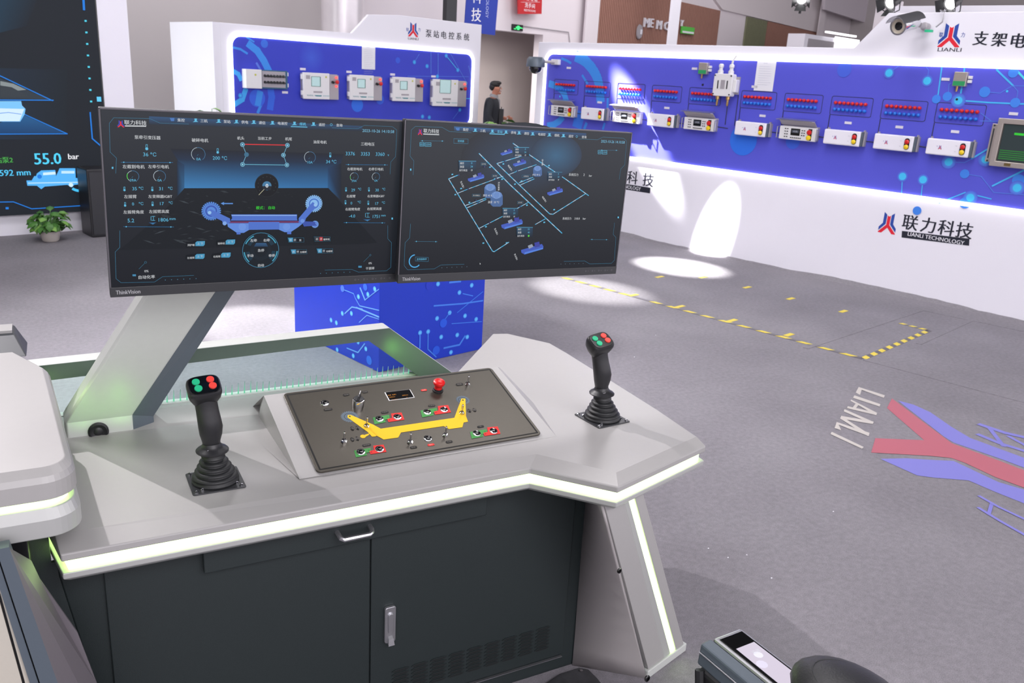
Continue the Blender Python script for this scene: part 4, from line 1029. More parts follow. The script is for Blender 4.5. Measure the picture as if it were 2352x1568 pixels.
for i in range(NS):
    q_ = [c0_.lerp(e0_, u) .lerp(c1_.lerp(e1_, u), v) for u, v in ((0, i / NS), (.5, i / NS), (1, i / NS), (1, (i + 1) / NS), (.5, (i + 1) / NS), (0, (i + 1) / NS))]
    sg_.add(q_[:3] + ([] if i < NS - 1 else [q_[5], q_[4], q_[3]]), [(3 * j - 3 * i, 3 * j + 1 - 3 * i, 3 * j + 4 - 3 * i, 3 * j + 3 - 3 * i) for j in (i,)] + [(3 * j + 1 - 3 * i, 3 * j + 2 - 3 * i, 3 * j + 5 - 3 * i, 3 * j + 4 - 3 * i) for j in (i,)])
so_ = sg_.build('side_support', m_warm, con, world=True, smooth='all'); md = so_.modifiers.new('thickness', 'SOLIDIFY'); md.thickness = .008
for px, py in ((1422, 1310), (1485.7, 1557)):
    t0, t1 = Vector((1.357, 1.906, 0)), L3((la[1][0], 0)); P = onp(px, py, L3(la[0]), (L3(la[0]) - Vector((1.357, 1.906, .7))).cross(t1 - t0).normalized())
    MB().lathe([(.0065, 0), (.0065, .002), (.004, .003), (.003, 0), (.001, 0)], 12, P, (.1, -1, .1)).build('screw', m_gloss, con, world=True, smooth=True)

MB().slab([(xl(0), 1.908, 0), (xl(.714), 1.908, .714), (-.34, 1.845, .72), (-.30, 1.845, 0)], (0, .01, 0)).build('left_side_support', m_dark, con, world=True)
MB().slab([(-.053, 1.906, 0), (-.053, 1.906, .722), (-.064, 1.904, .722), (-.064, 1.904, .86), (-.34, 1.845, .86), (-.34, 1.845, 0)], (0, .01, 0)).build('corner_filler', m_dark, con, world=True)
# control panel plane
k_ = 1.023
TLp, TRp, BRp, BLp = [EYE + (Vector(p) - EYE) * k_ for p in ((.526, 2.232, .922), (1.176, 2.239, .922), (1.180, 1.914, .828), (.530, 1.907, .828))]
PC = frame(BLp, BRp - BLp, TLp - BLp)      # x right, z up the slope, y into the panel
PN = frame(BLp, BRp - BLp, (BRp - BLp).cross(TLp - BLp)); PN = Matrix.Translation((0, 0, 0)) @ PN
def pc(px, py, y=0.0):
    x, z = hit(PC, px, py, y); return PC @ Vector((x, y, z))
pl0, pl1, pl2, pl3 = pc(606, 908, .002), pc(688, 1100, .002), pc(1278, 1002, .002), pc(1143, 842, .002)
q0 = onY(597.5, 916, 2.50); q1, q2, q3, q4 = onz(595, 957, .80), onz(601, 1021, .80), onz(613, 1061, .80), onz(690, 1101, .799)
r0 = onz(1282, 1003, .799); r1 = onz(1225, 925, .80); r2 = onz(1150, 846, .80)
hs = MB()
bk0, bk1 = Vector((pl0.x, 2.50, .78)), Vector((pl3.x, 2.50, .78))
hs.add([pl0, pl1, pl2, pl3, q0, q1, q2, q3, q4, r0, r1, r2, bk0, bk1],
       [(0, 1, 2, 3), (0, 4, 5, 1), (5, 6, 7, 8, 1), (1, 8, 9, 2), (2, 9, 10, 3), (3, 10, 11), (0, 3, 11, 13, 12), (0, 12, 4)])
hs.build('panel_housing', m_silver, con, world=True)

cp = thing('control_panel', 'dark stainless control panel with switches, push buttons and a yellow machine outline', 'control panel', PC)  # control panel plate on the slanted housing of the console
WP, HP = (BRp - BLp).length, (TLp - BLp).length
MB().prism(rrect(0, WP, 0, HP, .014, 5), -.004, .0, 1).build('face_plate', m_plate, cp, bevel=.001)
A = Art(PC, -.004, .00022, lambda a, b: (600 + a / 3.36, 820 + b / 3.36)); u0 = A.unit((1100, 450))
BK_ = rgb(24, 23, 22); GY = rgb(90, 104, 116); YL = rgb(226, 180, 22); GR = rgb(62, 138, 66); RR = rgb(208, 42, 38)
ins = .010
A.px = None
A.line([(ins, ins), (WP - ins, ins), (WP - ins, HP - ins), (ins, HP - ins)], .0046, rgb(12, 12, 11), True); px_ = lambda a, b: (600 + a / 3.36, 820 + b / 3.36); A.px = px_
def gear(p, r, rr, ri):
    c = A.P(p); A.px = None
    for k in range(24):
        a0, a1, a2 = (2 * math.pi * (k + e) / 24 for e in (0, .9, .95))
        A.raw([c, (c[0] + r * math.cos(a0), c[1] + r * math.sin(a0)), (c[0] + r * .84 * math.cos(a1), c[1] + r * .84 * math.sin(a1))], GY)
    A.up(); A.ring(c, rr, rr + .0012, BK_); A.k -= 1; A.px = px_
gear((683, 460), .0265, .0145, 0); gear((1556, 332), .022, .0125, 0); A.up(2)
A.poly([(668, 448), (690, 447), (860, 520), (925, 555), (880, 613), (855, 615), (820, 578), (665, 466)], YL)
A.poly([(925, 553), (1490, 470), (1545, 322), (1575, 322), (1580, 455), (1596, 500), (1562, 506), (1552, 543), (1450, 557), (1408, 534), (1078, 583), (1057, 622), (945, 637), (890, 608), (880, 613)], YL)
A.disc((785, 613), .0075, YL).poly([(790, 625), (800, 600), (835, 590), (830, 602)], YL); A.up().disc((683, 459), .0026, BK_).disc((1556, 334), .0028, BK_)
GBT = ((912, 480, 1050, 465), (1280, 427, 1410, 408), (768, 735, 912, 713), (1663, 592, 1792, 573))
for gx, gy, rx, ry in GBT:
    A.poly([(gx - 52, gy - 12), (gx + 30, gy - 26), (gx + 75, gy - 33), (gx + 78, gy - 2), (gx + 42, gy + 5), (gx + 50, gy + 24), (gx - 38, gy + 40)], GR)
    A.poly([(rx - 48, ry - 28), (rx + 32, ry - 36), (rx + 55, ry + 20), (rx - 68, ry + 38), (rx - 78, ry + 14), (rx - 42, ry + 6)], RR)
def tagp(x, y, w, h, t_, c=BK_, tc=rgb(96, 92, 88)):
    cc_ = A.P((x, y)); A.px = None; A.raw(rrect(cc_[0] - w / 2, cc_[0] + w / 2, cc_[1] - h / 2, cc_[1] + h / 2, h * .4, 3), c); A.up(); A.text(t_, cc_, h * .6, tc, bold=.02); A.k -= 1; A.px = px_
for x, y, w, h, t_ in ((655, 292, .019, .010, '本地'), (800, 270, .017, .010, '远程'), (515, 405, .025, .009, '照明灯'), (953, 427, .022, .009, '左截割'), (1315, 377, .022, .009, '右截割'), (813, 680, .024, .009, '破碎机'), (1175, 698, .020, .010, '左牵'), (1450, 655, .020, .010, '右牵'), (1693, 538, .021, .009, '泵'), (1530, 212, .024, .012, '喷雾')): tagp(x, y, w, h, t_)
for x, y, w, h, t_ in ((702, 553, .010, .017, '↑'), (741, 547, .010, .017, '升'), (702, 636, .010, .017, '↓'), (741, 630, .010, .017, '降'), (1605, 415, .011, .017, '升'), (1645, 410, .011, .017, '降')): tagp(x, y, w, h, t_)
tagp(1255, 257, .019, .009, '急停', RR, rgb(235, 160, 150)); tagp(1310, 678, .020, .009, '停止', RR, rgb(235, 160, 150))
for i, (gx, gy, rx, ry) in enumerate(GBT):
    A.up(); A.text('启', (gx + 62, gy - 14), .005, rgb(30, 80, 30)); A.text('停', (rx - 62, ry + 22), .005, rgb(120, 10, 10)); A.k -= 1
A.build('printed_markings', PRINT, cp)
def on_panel(zx, zy):
    x, z = hit(PC, 600 + zx / 3.36, 820 + zy / 3.36, -.004); return Vector((x, -.004, z))
def pbutton(p):
    r = MB().lathe([(.0125, 0), (.0125, .0015), (.0112, .0032), (.0088, .0036), (.0082, .0022), (.001, .0022)], 24, p, (0, -1, 0)).build('push_button', m_chrome, cp, smooth=True)
    k = MB().lathe([(.0078, .002), (.0078, .0038), (.0060, .0046), (.001, .0046)], 20, p, (0, -1, 0)).build('button_cap', m_gloss, cp, smooth=True); k.parent = r
for x, y in [(490, 357), (1285, 630)] + [q for g in GBT for q in ((g[0], g[1]), (g[2], g[3]))]: pbutton(on_panel(x, y))
def toggle(p):
    r = MB().lathe([(.0085, 0), (.0085, .003), (.0070, .0032), (.0066, .006), (.0045, .0062), (.0040, .009), (.001, .009)], 6, p, (0, -1, 0)).build('toggle_switch', m_chrome, cp)
    q = Vector((0, -1, .08)).normalized()
    k = MB().lathe([(.0018, .006), (.0022, .012), (.0030, .026), (.0032, .029), (.0022, .031), (.001, .031)], 12, p, q).build('lever', m_chrome, cp, smooth=True); k.parent = r
    k = MB().cyl(p + Vector((0, -.0088, 0)), p + Vector((0, -.0105, 0)), .0035, .0030, 10).build('collar', m_gloss, cp, smooth=True); k.parent = r
for x, y in ((638, 652), (812, 536), (1148, 660), (1420, 606), (1547, 436), (1593, 212)): toggle(on_panel(x, y))
p = on_panel(747, 375)
r = MB().lathe([(.0165, 0), (.0165, .021), (.0155, .0235), (.0130, .024), (.001, .024)], 28, p, (0, -1, 0)).build('selector_switch', m_chrome, cp, smooth=True)
k = MB().lathe([(.0140, .0235), (.0135, .027), (.001, .028)], 24, p, (0, -1, 0)).build('knob_base', m_black, cp, smooth=True); k.parent = r
q = p + Vector((0, -.027, 0)); kd = Vector((.50, 0, .86)).normalized(); ks = Vector((kd.z, 0, -kd.x))
kb = MB().loft([[q - kd * .012 - ks * .0038, q - kd * .012 + ks * .0038, q + kd * .013 + ks * .0032, q + kd * .013 - ks * .0032], [q + Vector((0, -.011, 0)) - kd * .008 - ks * .0025, q + Vector((0, -.011, 0)) - kd * .008 + ks * .0025, q + Vector((0, -.014, 0)) + kd * .016 + ks * .0022, q + Vector((0, -.014, 0)) + kd * .016 - ks * .0022]]).build('knob_grip', m_black, cp, bevel=.001); kb.parent = r
k = MB().slab([q + Vector((0, -.0125, 0)) + kd * .002 - ks * .0009, q + Vector((0, -.0125, 0)) + kd * .002 + ks * .0009, q + Vector((0, -.0146, 0)) + kd * .016 + ks * .0009, q + Vector((0, -.0146, 0)) + kd * .016 - ks * .0009], (0, -.0006, 0)).build('pointer', m_case, cp); k.parent = r
p = on_panel(1362, 258)
r = MB().lathe([(.0165, 0), (.0165, .004), (.0135, .005), (.0135, .009), (.001, .009)], 24, p, (0, -1, 0)).build('emergency_stop', m_black, cp, smooth=True)
k = MB().lathe([(.0120, .008), (.0115, .016), (.0125, .020), (.0165, .024), (.0180, .028), (.0175, .033), (.0130, .037), (.001, .038)], 28, p, (0, -1, 0)).build('mushroom_cap', m_red, cp, smooth=True); k.parent = r
# small amber display
dq = [on_panel(*q) for q in ((985, 338), (1183, 313), (1148, 252), (951, 275))]
r = MB().slab(dq, (0, -.0015, 0)).build('small_display', m_case, cp)
cd_ = sum(dq, Vector()) / 4
k = MB().slab([cd_ + (q - cd_) * .94 for q in dq], (0, -.0022, 0)).build('display_glass', m_gloss, cp); k.parent = r
A = Art(PC, -.0068, .0003, px_); am = rgb(235, 150, 40)
A.text('左牵  右牵1', (1008, 292), .0048, am).text('0000mm', (1010, 308), .0036, am).text('0000mm', (1110, 294), .0036, am).text('左 (mm/min)', (1030, 327), .0036, am).text('(0)', (1125, 312), .0030, am)
o = A.build('amber_digits', LEDPIX, cp); o.parent = r

# ------------------------------------------------------------------ joysticks
def joystick(label, M, tilt):
    t = thing('joystick', label, 'joystick', M, 'console joysticks')
    MB().prism(rrect(-.0625, .0625, -.0625, .0625, .006, 3), 0, .003, 2).build('base_plate', m_bezel, t, bevel=.0008)
    for x, y, s in ((-.053, .053, 1), (.053, .053, 1), (.053, -.053, 1), (-.053, -.053, 1), (-.038, -.045, .8), (.045, -.038, .8), (-.045, .038, .8), (.038, .045, .8)):
        MB().lathe([(.0052 * s, .003), (.0052 * s, .006), (.0030 * s, .0078), (.0026 * s, .006), (.001, .006)], 8, (x, y, 0), (0, 0, 1)).build('mounting_screw', m_chrome, t)
    prof = [(.056, .003), (.056, .010)]
    for k in range(5):
        r = .054 - k * .0065; z = .012 + k * .0125
        prof += [(r - .008, z), (r, z + .004), (r, z + .007), (r - .008, z + .0105)]
    prof += [(.024, .078), (.001, .079)]
    # the boot follows the tilt of the stick
    b = MB().lathe(prof, 32)
    tx, ty = tilt
    b.v = [Vector((v.x + tx * max(0, v.z - .02) * .8, v.y + ty * max(0, v.z - .02) * .8, v.z)) for v in b.v]
    b.build('rubber_boot', m_rubber, t, smooth='all')
    ax = lambda z: Vector((tx * max(0, z - .02), ty * max(0, z - .02), z))
    fl_ = MB().lathe([(.022, .076), (.034, .080), (.0385, .083), (.0390, .086), (.036, .089), (.028, .093), (.023, .099), (.020, .106), (.001, .106)], 28)
    fl_.v = [v + Vector((ax(v.z).x, ax(v.z).y, 0)) for v in fl_.v]; fl_.build('hand_rest_flange', m_black, t, smooth=True)
    rings = []
    for z, rx, ry, ox, oy in ((.096, .0205, .020, 0, 0), (.110, .0215, .0205, 0, 0), (.130, .0265, .0245, .001, -.003), (.150, .0285, .027, .002, -.004), (.170, .0275, .026, .001, -.002), (.190, .0265, .024, 0, .001), (.210, .0265, .023, -.001, .003), (.226, .029, .024, -.002, .004), (.236, .030, .024, -.002, .004)):
        c = ax(z) + Vector((ox, oy, 0)); rings.append([c + Vector((rx * math.cos(a), ry * math.sin(a), 0)) for a in (2 * math.pi * i / 28 for i in range(28))])
    MB().loft(rings).build('grip', m_black, t, smooth='all')
    # head: a rounded block whose button face leans to the operator
    hc = ax(.245) + Vector((-.002, 0, 0)); n = Vector((tx * .8, -.50, .87)).normalized(); ex = Vector((1, 0, -tx)).normalized(); ey = n.cross(ex).normalized()
    def sup(a, b, k=4.0, m=36):
        o_ = []
        for i in range(m):
            th = 2 * math.pi * i / m; c, s = math.cos(th), math.sin(th)
            r_ = (abs(c) ** k + abs(s) ** k) ** (-1 / k); o_.append((a * r_ * c, b * r_ * s))
        return o_
    rr = []
    for a, b, h, sh in ((.020, .016, -.036, -.004), (.030, .024, -.028, -.003), (.0375, .030, -.012, 0), (.0395, .0325, .004, 0), (.0385, .0315, .012, 0), (.0355, .0290, .016, 0)):
        rr.append([hc + ex * x + ey * (y + sh) + n * h for x, y in sup(a, b)])
    MB().loft(rr).build('head', m_black, t, smooth=True)
    MB().loft([[hc + ex * x + ey * y + n * .0155 for x, y in sup(.0345, .0280)], [hc + ex * x + ey * y + n * .0175 for x, y in sup(.0335, .0270)]]).build('button_face', m_gloss, t)
    for x, y, m, nm in ((-.0165, .0105, m_green, 'green_button'), (-.0145, -.0100, m_green, 'green_button'), (.0165, .0120, m_coral, 'red_button'), (.0185, -.0080, m_coral, 'red_button')):
        c = hc + ex * x + ey * y
        MB().cyl(c + n * .017, c + n * .0205, .0092, .0088, 20).build(nm, m, t, smooth=True)
    MB().box(ax(.1).x - .014, ax(.1).x - .004, -.0235, -.018, .094, .096).build('slot_mark', m_alu, t)
    return t
joystick('black joystick at the left, bolted to the silver desk beside the panel', Matrix.Translation((.305, 2.015, .800)), (-.06, 0))
joystick('black joystick at the right, bolted to the wing of the silver desk', Matrix.Translation((1.458, 2.017, .800)) @ Matrix.Rotation(math.radians(5), 4, 'Z'), (-.13, .03))

# ------------------------------------------------------------------ monitor post, monitors
ps = thing('monitor_stand', 'slanted silver post rising from the desk behind the left monitor', 'stand', (.07, 2.45, .80))
sec = lambda x, y: [(x - .006, y + .012), (x, y), (x + .160, y), (x + .164, y + .004), (x + .164, y + .085), (x - .006, y + .085)]
def at_s(x, y, z): return [(a, b, z) for a, b in sec(x, y)]
MB().loft([at_s(-.008, 2.408, .70), at_s(-.008, 2.408, .845), at_s(.195, 2.200, 1.235), at_s(.235, 2.160, 1.31), at_s(.235, 2.160, 1.45)]).build('column', m_silver2, ps, world=True, bevel=.003)
sc2 = lambda x, y: [(x + .162, y + .001), (x + .218, y + .022), (x + .222, y + .07), (x + .162, y + .07)]
def at_c(x, y, z, e=0): return [(a, b, z - e * (a - x - .162)) for a, b in sc2(x, y)]
MB().loft([at_c(-.008, 2.408, .70), at_c(-.008, 2.408, .845, .35), at_c(.195, 2.200, 1.235), at_c(.235, 2.160, 1.31), at_c(.235, 2.160, 1.45)]).build('side_channel', m_steelblue, ps, world=True, bevel=.002)
P = onY(226, 990, 2.407)
kn = MB().lathe([(.026, 0), (.026, .004), (.021, .008), (.019, .006), (.012, .004), (.008, .007), (.001, .007)], 24, P, (0, -1, 0)).build('round_knob', m_black, ps, world=True, smooth=True)
MB().box(.20, 1.42, 2.128, 2.16, 1.42, 1.50).build('cross_bar', m_silver2, ps, world=True, bevel=.004)
def scaled(P, k): return EYE + (Vector(P) - EYE) * k
def monitor(label, BL, BR, TL, k):
    BL, BR, TL = scaled(BL, k), scaled(BR, k), scaled(TL, k)
    M = frame(BL, BR - BL, TL - BL); w, h = (BR - BL).length, (TL - BL).length
    t = thing('monitor', label, 'monitor', M, 'console monitors')
    MB().box(0, w, 0, .018, 0, h).build('rear_housing', m_bezel, t, bevel=.003)
    MB().box(.08, w - .08, .018, .034, .08, h - .08).build('back_cover', m_bezel, t, bevel=.008)
    MB().box(.004, w - .004, -.0012, .001, .024, h - .004).build('screen_glass', m_gloss, t)
    MB().box(0, w, -.003, .002, 0, .0235).build('chin', m_bezel, t, bevel=.001)
    MB().box(0, .003, -.002, 0, .0235, h).box(w - .003, w, -.002, 0, .0235, h).box(0, w, -.002, 0, h - .003, h).build('bezel_rim', mat('grey_rim', (92, 90, 96), .35, .3), t)
    A = Art(M, -.003, .0004); A.px = None
    A.text('ThinkVision', (.012, .0115), .0095, rgb(165, 165, 168), al='l', sx=.8, bold=.02)
    for i in range(5):
        A.ring((w - .115 + i * .024, .0125), .0018, .0024, rgb(110, 112, 116), n=10)
        if i < 4: A.raw([(w - .108 + i * .024, .012), (w - .105 + i * .024, .012), (w - .105 + i * .024, .013), (w - .108 + i * .024, .013)], rgb(110, 112, 116))
    A.build('chin_lettering', PRINT, t)
    return t, M, w, h
# --- what the two screens show
WT = rgb(205, 208, 212); CN = rgb(98, 190, 228); CL = rgb(60, 120, 150); DK = rgb(28, 33, 40); SB = rgb(70, 120, 190)
def screen_base(M, w, h, px):
    A = Art(M, -.0012, .00025); A.px = None
    A.grad([(.004, .024), (w - .004, .024), (w - .004, h - .004), (.004, h - .004)], [rgb(20, 22, 27), rgb(24, 26, 31), rgb(42, 46, 52), rgb(40, 44, 50)])
    A.px = px; A.up(); return A
def header(A, xs, y0, slope, texts, sel, hh):
    k = A.unit((xs[0], y0))
    for i, (x, s) in enumerate(zip(xs, texts)):
        y = y0 + slope * (x - xs[0]); c = CN if i == sel else WT
        A.text(s, (x, y), hh * k, c, bold=.02)
        ix = x - hh * 1.1 * len(s) * .5 - hh * 1.5
        A.poly([(ix - hh * .8, y - hh * .55 - 2), (ix + hh * .6, y - hh * .55 - 2), (ix + hh * .5, y + hh * .3), (ix - hh * .4, y + hh * .3)], SB) if i == 0 else (A.ring((ix + 4, y - 4), hh * .3 * k, hh * .42 * k, CN, n=12) if i == 8 else A.poly([(ix - hh * .3, y - hh * .7), (ix + hh * .5, y - hh * .7), (ix + hh * .4, y), (ix + hh * .9, y + hh * .3), (ix - hh * .8, y + hh * .35), (ix - hh * .2, y)], CN))
t, M, w, h = monitor('left console monitor showing a blue shearer machine and gauges', (.110, 2.130, 1.255), (.820, 2.146, 1.245), (.117, 2.104, 1.684), .985)
px1 = lambda a, b: (220 + a / 3.267, 240 + b / 3.267)
A = screen_base(M, w, h, px1); k = A.unit((1200, 700))
# blue hall behind the machine
A.grad([(610, 400), (1840, 430), (1740, 625), (665, 627)], [rgb(26, 40, 60), rgb(24, 38, 58), rgb(48, 110, 165), rgb(60, 128, 185)])
A.grad([(560, 330), (1860, 370), (1840, 440), (610, 410)], [rgb(26, 30, 38), rgb(26, 30, 38), rgb(28, 44, 68), rgb(30, 46, 70)])
A.grad([(1740, 470), (1842, 440), (1842, 720), (1740, 625)], [rgb(30, 60, 95), rgb(24, 30, 40), rgb(26, 34, 44), rgb(40, 92, 140)])
A.grad([(610, 420), (665, 450), (665, 627), (610, 690)], [rgb(26, 40, 60), rgb(32, 60, 92), rgb(44, 96, 140), rgb(26, 34, 46)])
A.grad([(400, 88), (2000, 160), (2000, 200), (400, 150)], [rgb(44, 80, 120), rgb(40, 70, 104), rgb(32, 38, 46), rgb(34, 42, 52)])
A.up()
A.poly([(670, 627), (1745, 625), (2110, 1035), (2000, 1045), (180, 1090), (480, 830)], rgb(19, 23, 27)); A.up()
R3 = random.Random(11)
for i in range(120):
    x = R3.uniform(330, 1500); y = R3.uniform(640, 1050)
    if x < 670 - (y - 627) * 1.05 or (x > 980 and y > 800): continue
    L_ = R3.uniform(30, 130) * (.4 + .6 * (1200 - x) / 900); a = R3.uniform(-.35, .35); th = R3.uniform(3, 9); g_ = R3.uniform(30, 78) * (1 - .45 * (x - 330) / 1170)
    A.poly([(x, y), (x + L_ * .5, y - th + a * L_ * .4), (x + L_, y + a * L_), (x + L_ * .5, y + th * .6 + a * L_ * .6)], rgb(g_ * .9, g_ * 1.0, g_ * 1.08))
A.up()
# frame lines
for pts in ([(150, 515), (155, 400), (107, 355), (102, 140), (135, 98), (405, 105), (480, 138), (698, 146)], [(1772, 174), (1965, 180), (2015, 155), (2225, 165), (2258, 190), (2248, 390), (2212, 430), (2208, 520)],
            [(180, 945), (180, 1070), (145, 1105), (152, 1305), (190, 1335), (440, 1330), (500, 1290), (735, 1280)], [(2190, 905), (2190, 1005), (2218, 1035), (2212, 1220), (2180, 1245), (1970, 1255), (1920, 1235), (1718, 1240)]): A.line(pts, 2.4 * k, CL)
for x0, x1, y in ((190, 578, 432), (208, 585, 915), (1875, 2190, 449), (1860, 2170, 884)):
    A.line([(x0, y), (x1, y + 2)], 2.2 * k, rgb(50, 130, 190)).disc((x0 + 20, y), 4.5 * k, CN, 8).disc((x1 - 22, y + 2), 4.5 * k, CN, 8)
header(A, [640, 812, 985, 1118, 1248, 1402, 1553, 1696, 1827], 116, .032, ['集控', '三机', '泵站', '供电', '通信', '电液控', '煤机', '遥控', '查询'], 6, 25)
A.line([(1465, 164), (1585, 168)], 6 * k, CN)
px_s = A.px; A.px = None; c = hit(M, *px1(187, 143)); emblem(A, c[0], c[1], 42 * k, 46 * k, rgb(60, 70, 190), rgb(235, 40, 60)); A.px = px_s
A.text('联力科技', (298, 135), 30 * k, WT, sx=1.1, bold=.02); A.poly([(219, 155), (378, 157), (378, 166), (219, 164)], WT)
A.text('2023-10-26 14:10:58', (2120, 198), 22 * k, rgb(125, 195, 228), sx=1.0)
for s, x, y, hh in (('泵牵引变压器', 389, 246, 26), ('破碎电机', 782, 267, 26), ('机头', 1087, 251, 24), ('当前工步', 1268, 253, 24), ('机尾', 1446, 257, 24), ('油泵电机', 1682, 280, 24), ('三相电压', 2040, 295, 26),
                    ('左截割电机', 284, 465, 26), ('左牵引电机', 471, 465, 25), ('右截割电机', 1943, 482, 23), ('右牵引电机', 2102, 483, 23), ('左摇臂', 259, 689, 25), ('左变频器IGBT', 484, 688, 24), ('右摇臂', 1914, 686, 23), ('右变频器IGBT', 2102, 685, 22),
                    ('左摇臂角度', 284, 805, 25), ('左摇臂高度', 475, 801, 25), ('右摇臂角度', 1927, 783, 23), ('右摇臂高度', 2090, 780, 23), ('自动化率', 382, 1292, 27), ('0%', 380, 1248, 17), ('干预率', 2057, 1227, 24), ('0%', 2058, 1188, 17),
                    ('采煤机速度', 1283, 666, 18)): A.text(s, (x, y), hh * k, WT, bold=.012)
for s, x, y, hh in (('36 ℃', 405, 373, 27), ('200 ℃', 931, 400, 26), ('34 ℃', 1766, 427, 26), ('3376', 1909, 367, 27), ('3353', 2022, 369, 27), ('3360', 2133, 371, 27), ('v', 2194, 379, 13), ('35', 291, 630, 23), ('℃', 340, 627, 21), ('31', 488, 630, 23), ('℃', 559, 627, 21),
                    ('29', 1930, 640, 22), ('℃', 1979, 633, 19), ('30', 2110, 640, 22), ('℃', 2160, 633, 19), ('0', 279, 745, 21), ('℃', 340, 742, 21), ('17', 496, 742, 22), ('℃', 562, 736, 19), ('0', 1917, 738, 21), ('℃', 1976, 730, 19), ('17', 2108, 741, 22), ('℃', 2157, 734, 19),
                    ('5.2', 263, 869, 26), ('1806', 508, 863, 26), ('mm', 575, 858, 13), ('-4.0', 1922, 835, 24), ('1751', 2103, 838, 25), ('mm', 2157, 832, 12), ('39A', 280, 567, 18), ('0A', 479, 567, 18), ('39A', 1938, 571, 17), ('0A', 2102, 569, 17), ('0A', 771, 408, 19), ('10A', 1607, 432, 19)): A.text(s, (x, y), hh * k, CN)
for x, y, r in ((769, 371, 48), (1606, 395, 44), (279, 537, 39), (479, 537, 41), (1938, 541, 34), (2101, 540, 33)):
    A.ring((x, y), (r - 3) * k, r * k, rgb(190, 205, 215), 100, 235, 16).ring((x, y), (r - 3) * k, r * k, rgb(70, 120, 160), -55, 100, 16)
    A.line([(x, y + 2), (x - 10, y + 12)], 2 * k, CL)
A.ring((279, 537), 36 * k, 40 * k, rgb(90, 220, 80), 150, 215, 8); A.ring((1938, 541), 31 * k, 34 * k, rgb(90, 220, 80), 170, 210, 8)
for x, y, s in ((385, 318, 1.3), (917, 346, 1.2), (1761, 376, 1.1), (217, 631, 1), (426, 631, 1), (222, 747, 1), (428, 743, 1), (1879, 635, .95), (2051, 635, .95), (1875, 731, .95), (2046, 735, .95)):
    A.line([(x - 7 * s, y + 8 * s), (x - 7 * s, y - 14 * s), (x + 2 * s, y - 14 * s), (x + 2 * s, y + 8 * s)], 2.4 * k, CN).disc((x - 2 * s, y + 10 * s), 7.5 * s * k, CN, 10)
for x, y in ((428, 853), (2037, 828)): A.line([(x - 14, y - 15), (x - 14, y + 15)], 3 * k, CN).line([(x - 8, y - 15), (x + 16, y - 15)], 3 * k, CN).line([(x - 8, y + 15), (x + 16, y + 15)], 3 * k, CN).line([(x + 4, y - 15), (x + 4, y + 15)], 2.5 * k, CN).grad([(x - 35, y + 30), (x + 30, y + 28), (x, y + 45)], [rgb(26, 50, 80), rgb(26, 50, 80), rgb(70, 150, 210)])
A.line([(1120, 297), (1420, 303)], 7 * k, rgb(215, 50, 55))
nd = [(1100, 299), (1130, 374), (1101, 448)]; ne = [(1437, 304), (1407, 378), (1433, 452)]
A.line(nd, 4 * k, rgb(110, 175, 205)).line(ne, 4 * k, rgb(110, 175, 205)).line([(1118, 448), (1418, 452)], 4 * k, rgb(110, 190, 215)); A.up()
for p in nd + ne: A.disc(p, 17 * k, rgb(60, 110, 140), 16).ring(p, 12 * k, 16 * k, rgb(130, 190, 215)).disc(p, 6 * k, rgb(150, 215, 235), 10)
# speed dial
A.disc((1282, 605), 88 * k, rgb(13, 15, 17), 32).ring((1282, 605), 84 * k, 88 * k, rgb(34, 38, 40)); A.up().disc((1283, 608), 34 * k, rgb(70, 125, 165), 20); A.up().poly([(1248, 610), (1318, 610), (1312, 640), (1255, 640)], rgb(30, 36, 44)).line([(1222, 676), (1262, 634)], 3 * k, rgb(220, 215, 180)); A.up().text('0', (1283, 607), 28 * k, rgb(235, 240, 245), bold=.04)
for i in range(11): a = math.radians(215 - 25 * i); A.disc((1282 + 66 * math.cos(a), 605 - 66 * math.sin(a)), 3 * k, rgb(70, 76, 78), 6)
A.text('模式： 自动', (1272, 772), 25 * k, rgb(60, 215, 60), bold=.012)
# the shearer
B1_, B2_, B3_ = rgb(80, 116, 205), rgb(98, 140, 222), rgb(60, 84, 170)
A.poly([(1015, 822), (1508, 822), (1508, 855), (1512, 868), (1010, 868), (1022, 850)], B1_).poly([(1010, 874), (1545, 872), (1545, 884), (1000, 886)], rgb(120, 60, 110)).poly([(985, 888), (1555, 886), (1520, 915), (1460, 955), (1415, 955), (1370, 935), (1150, 937), (1110, 960), (1060, 962), (990, 915)], B2_)
A.poly([(1055, 955), (1085, 955), (1085, 972), (1055, 972)], B1_).poly([(1434, 950), (1465, 950), (1465, 970), (1434, 970)], B1_); A.up()
A.poly([(1145, 878), (1375, 878), (1375, 935), (1145, 935)], B1_).poly([(1018, 826), (1506, 826), (1506, 832), (1018, 832)], rgb(150, 185, 240))
for x in (1187, 1258, 1336): A.disc((x, 907), 9 * k, rgb(130, 170, 235), 10)
A.disc((1098, 915), 28 * k, rgb(110, 150, 228), 14).disc((1430, 915), 28 * k, rgb(110, 150, 228), 14)
def drum(x, y, r, c1, c2):
    c = A.P((x, y)); q = A.px; A.px = None
    for i in range(26):
        a = 2 * math.pi * i / 26; b = 2 * math.pi * (i + .62) / 26
        A.raw([c, (c[0] + r * k * math.cos(a), c[1] + r * k * math.sin(a)), (c[0] + r * k * math.cos(b), c[1] + r * k * math.sin(b))], c1)
    A.px = q; A.disc((x, y), r * .88 * k, c1, 24); A.up(); A.ring((x, y), r * .45 * k, r * .62 * k, c2).ring((x, y), r * .75 * k, r * .80 * k, c2); A.k -= 1
drum(865, 797, 69, rgb(90, 140, 220), rgb(60, 90, 180)); drum(1635, 741, 67, rgb(140, 190, 240), rgb(80, 125, 205)); drum(1643, 896, 29, rgb(120, 165, 235), rgb(70, 100, 190)); A.up(2)
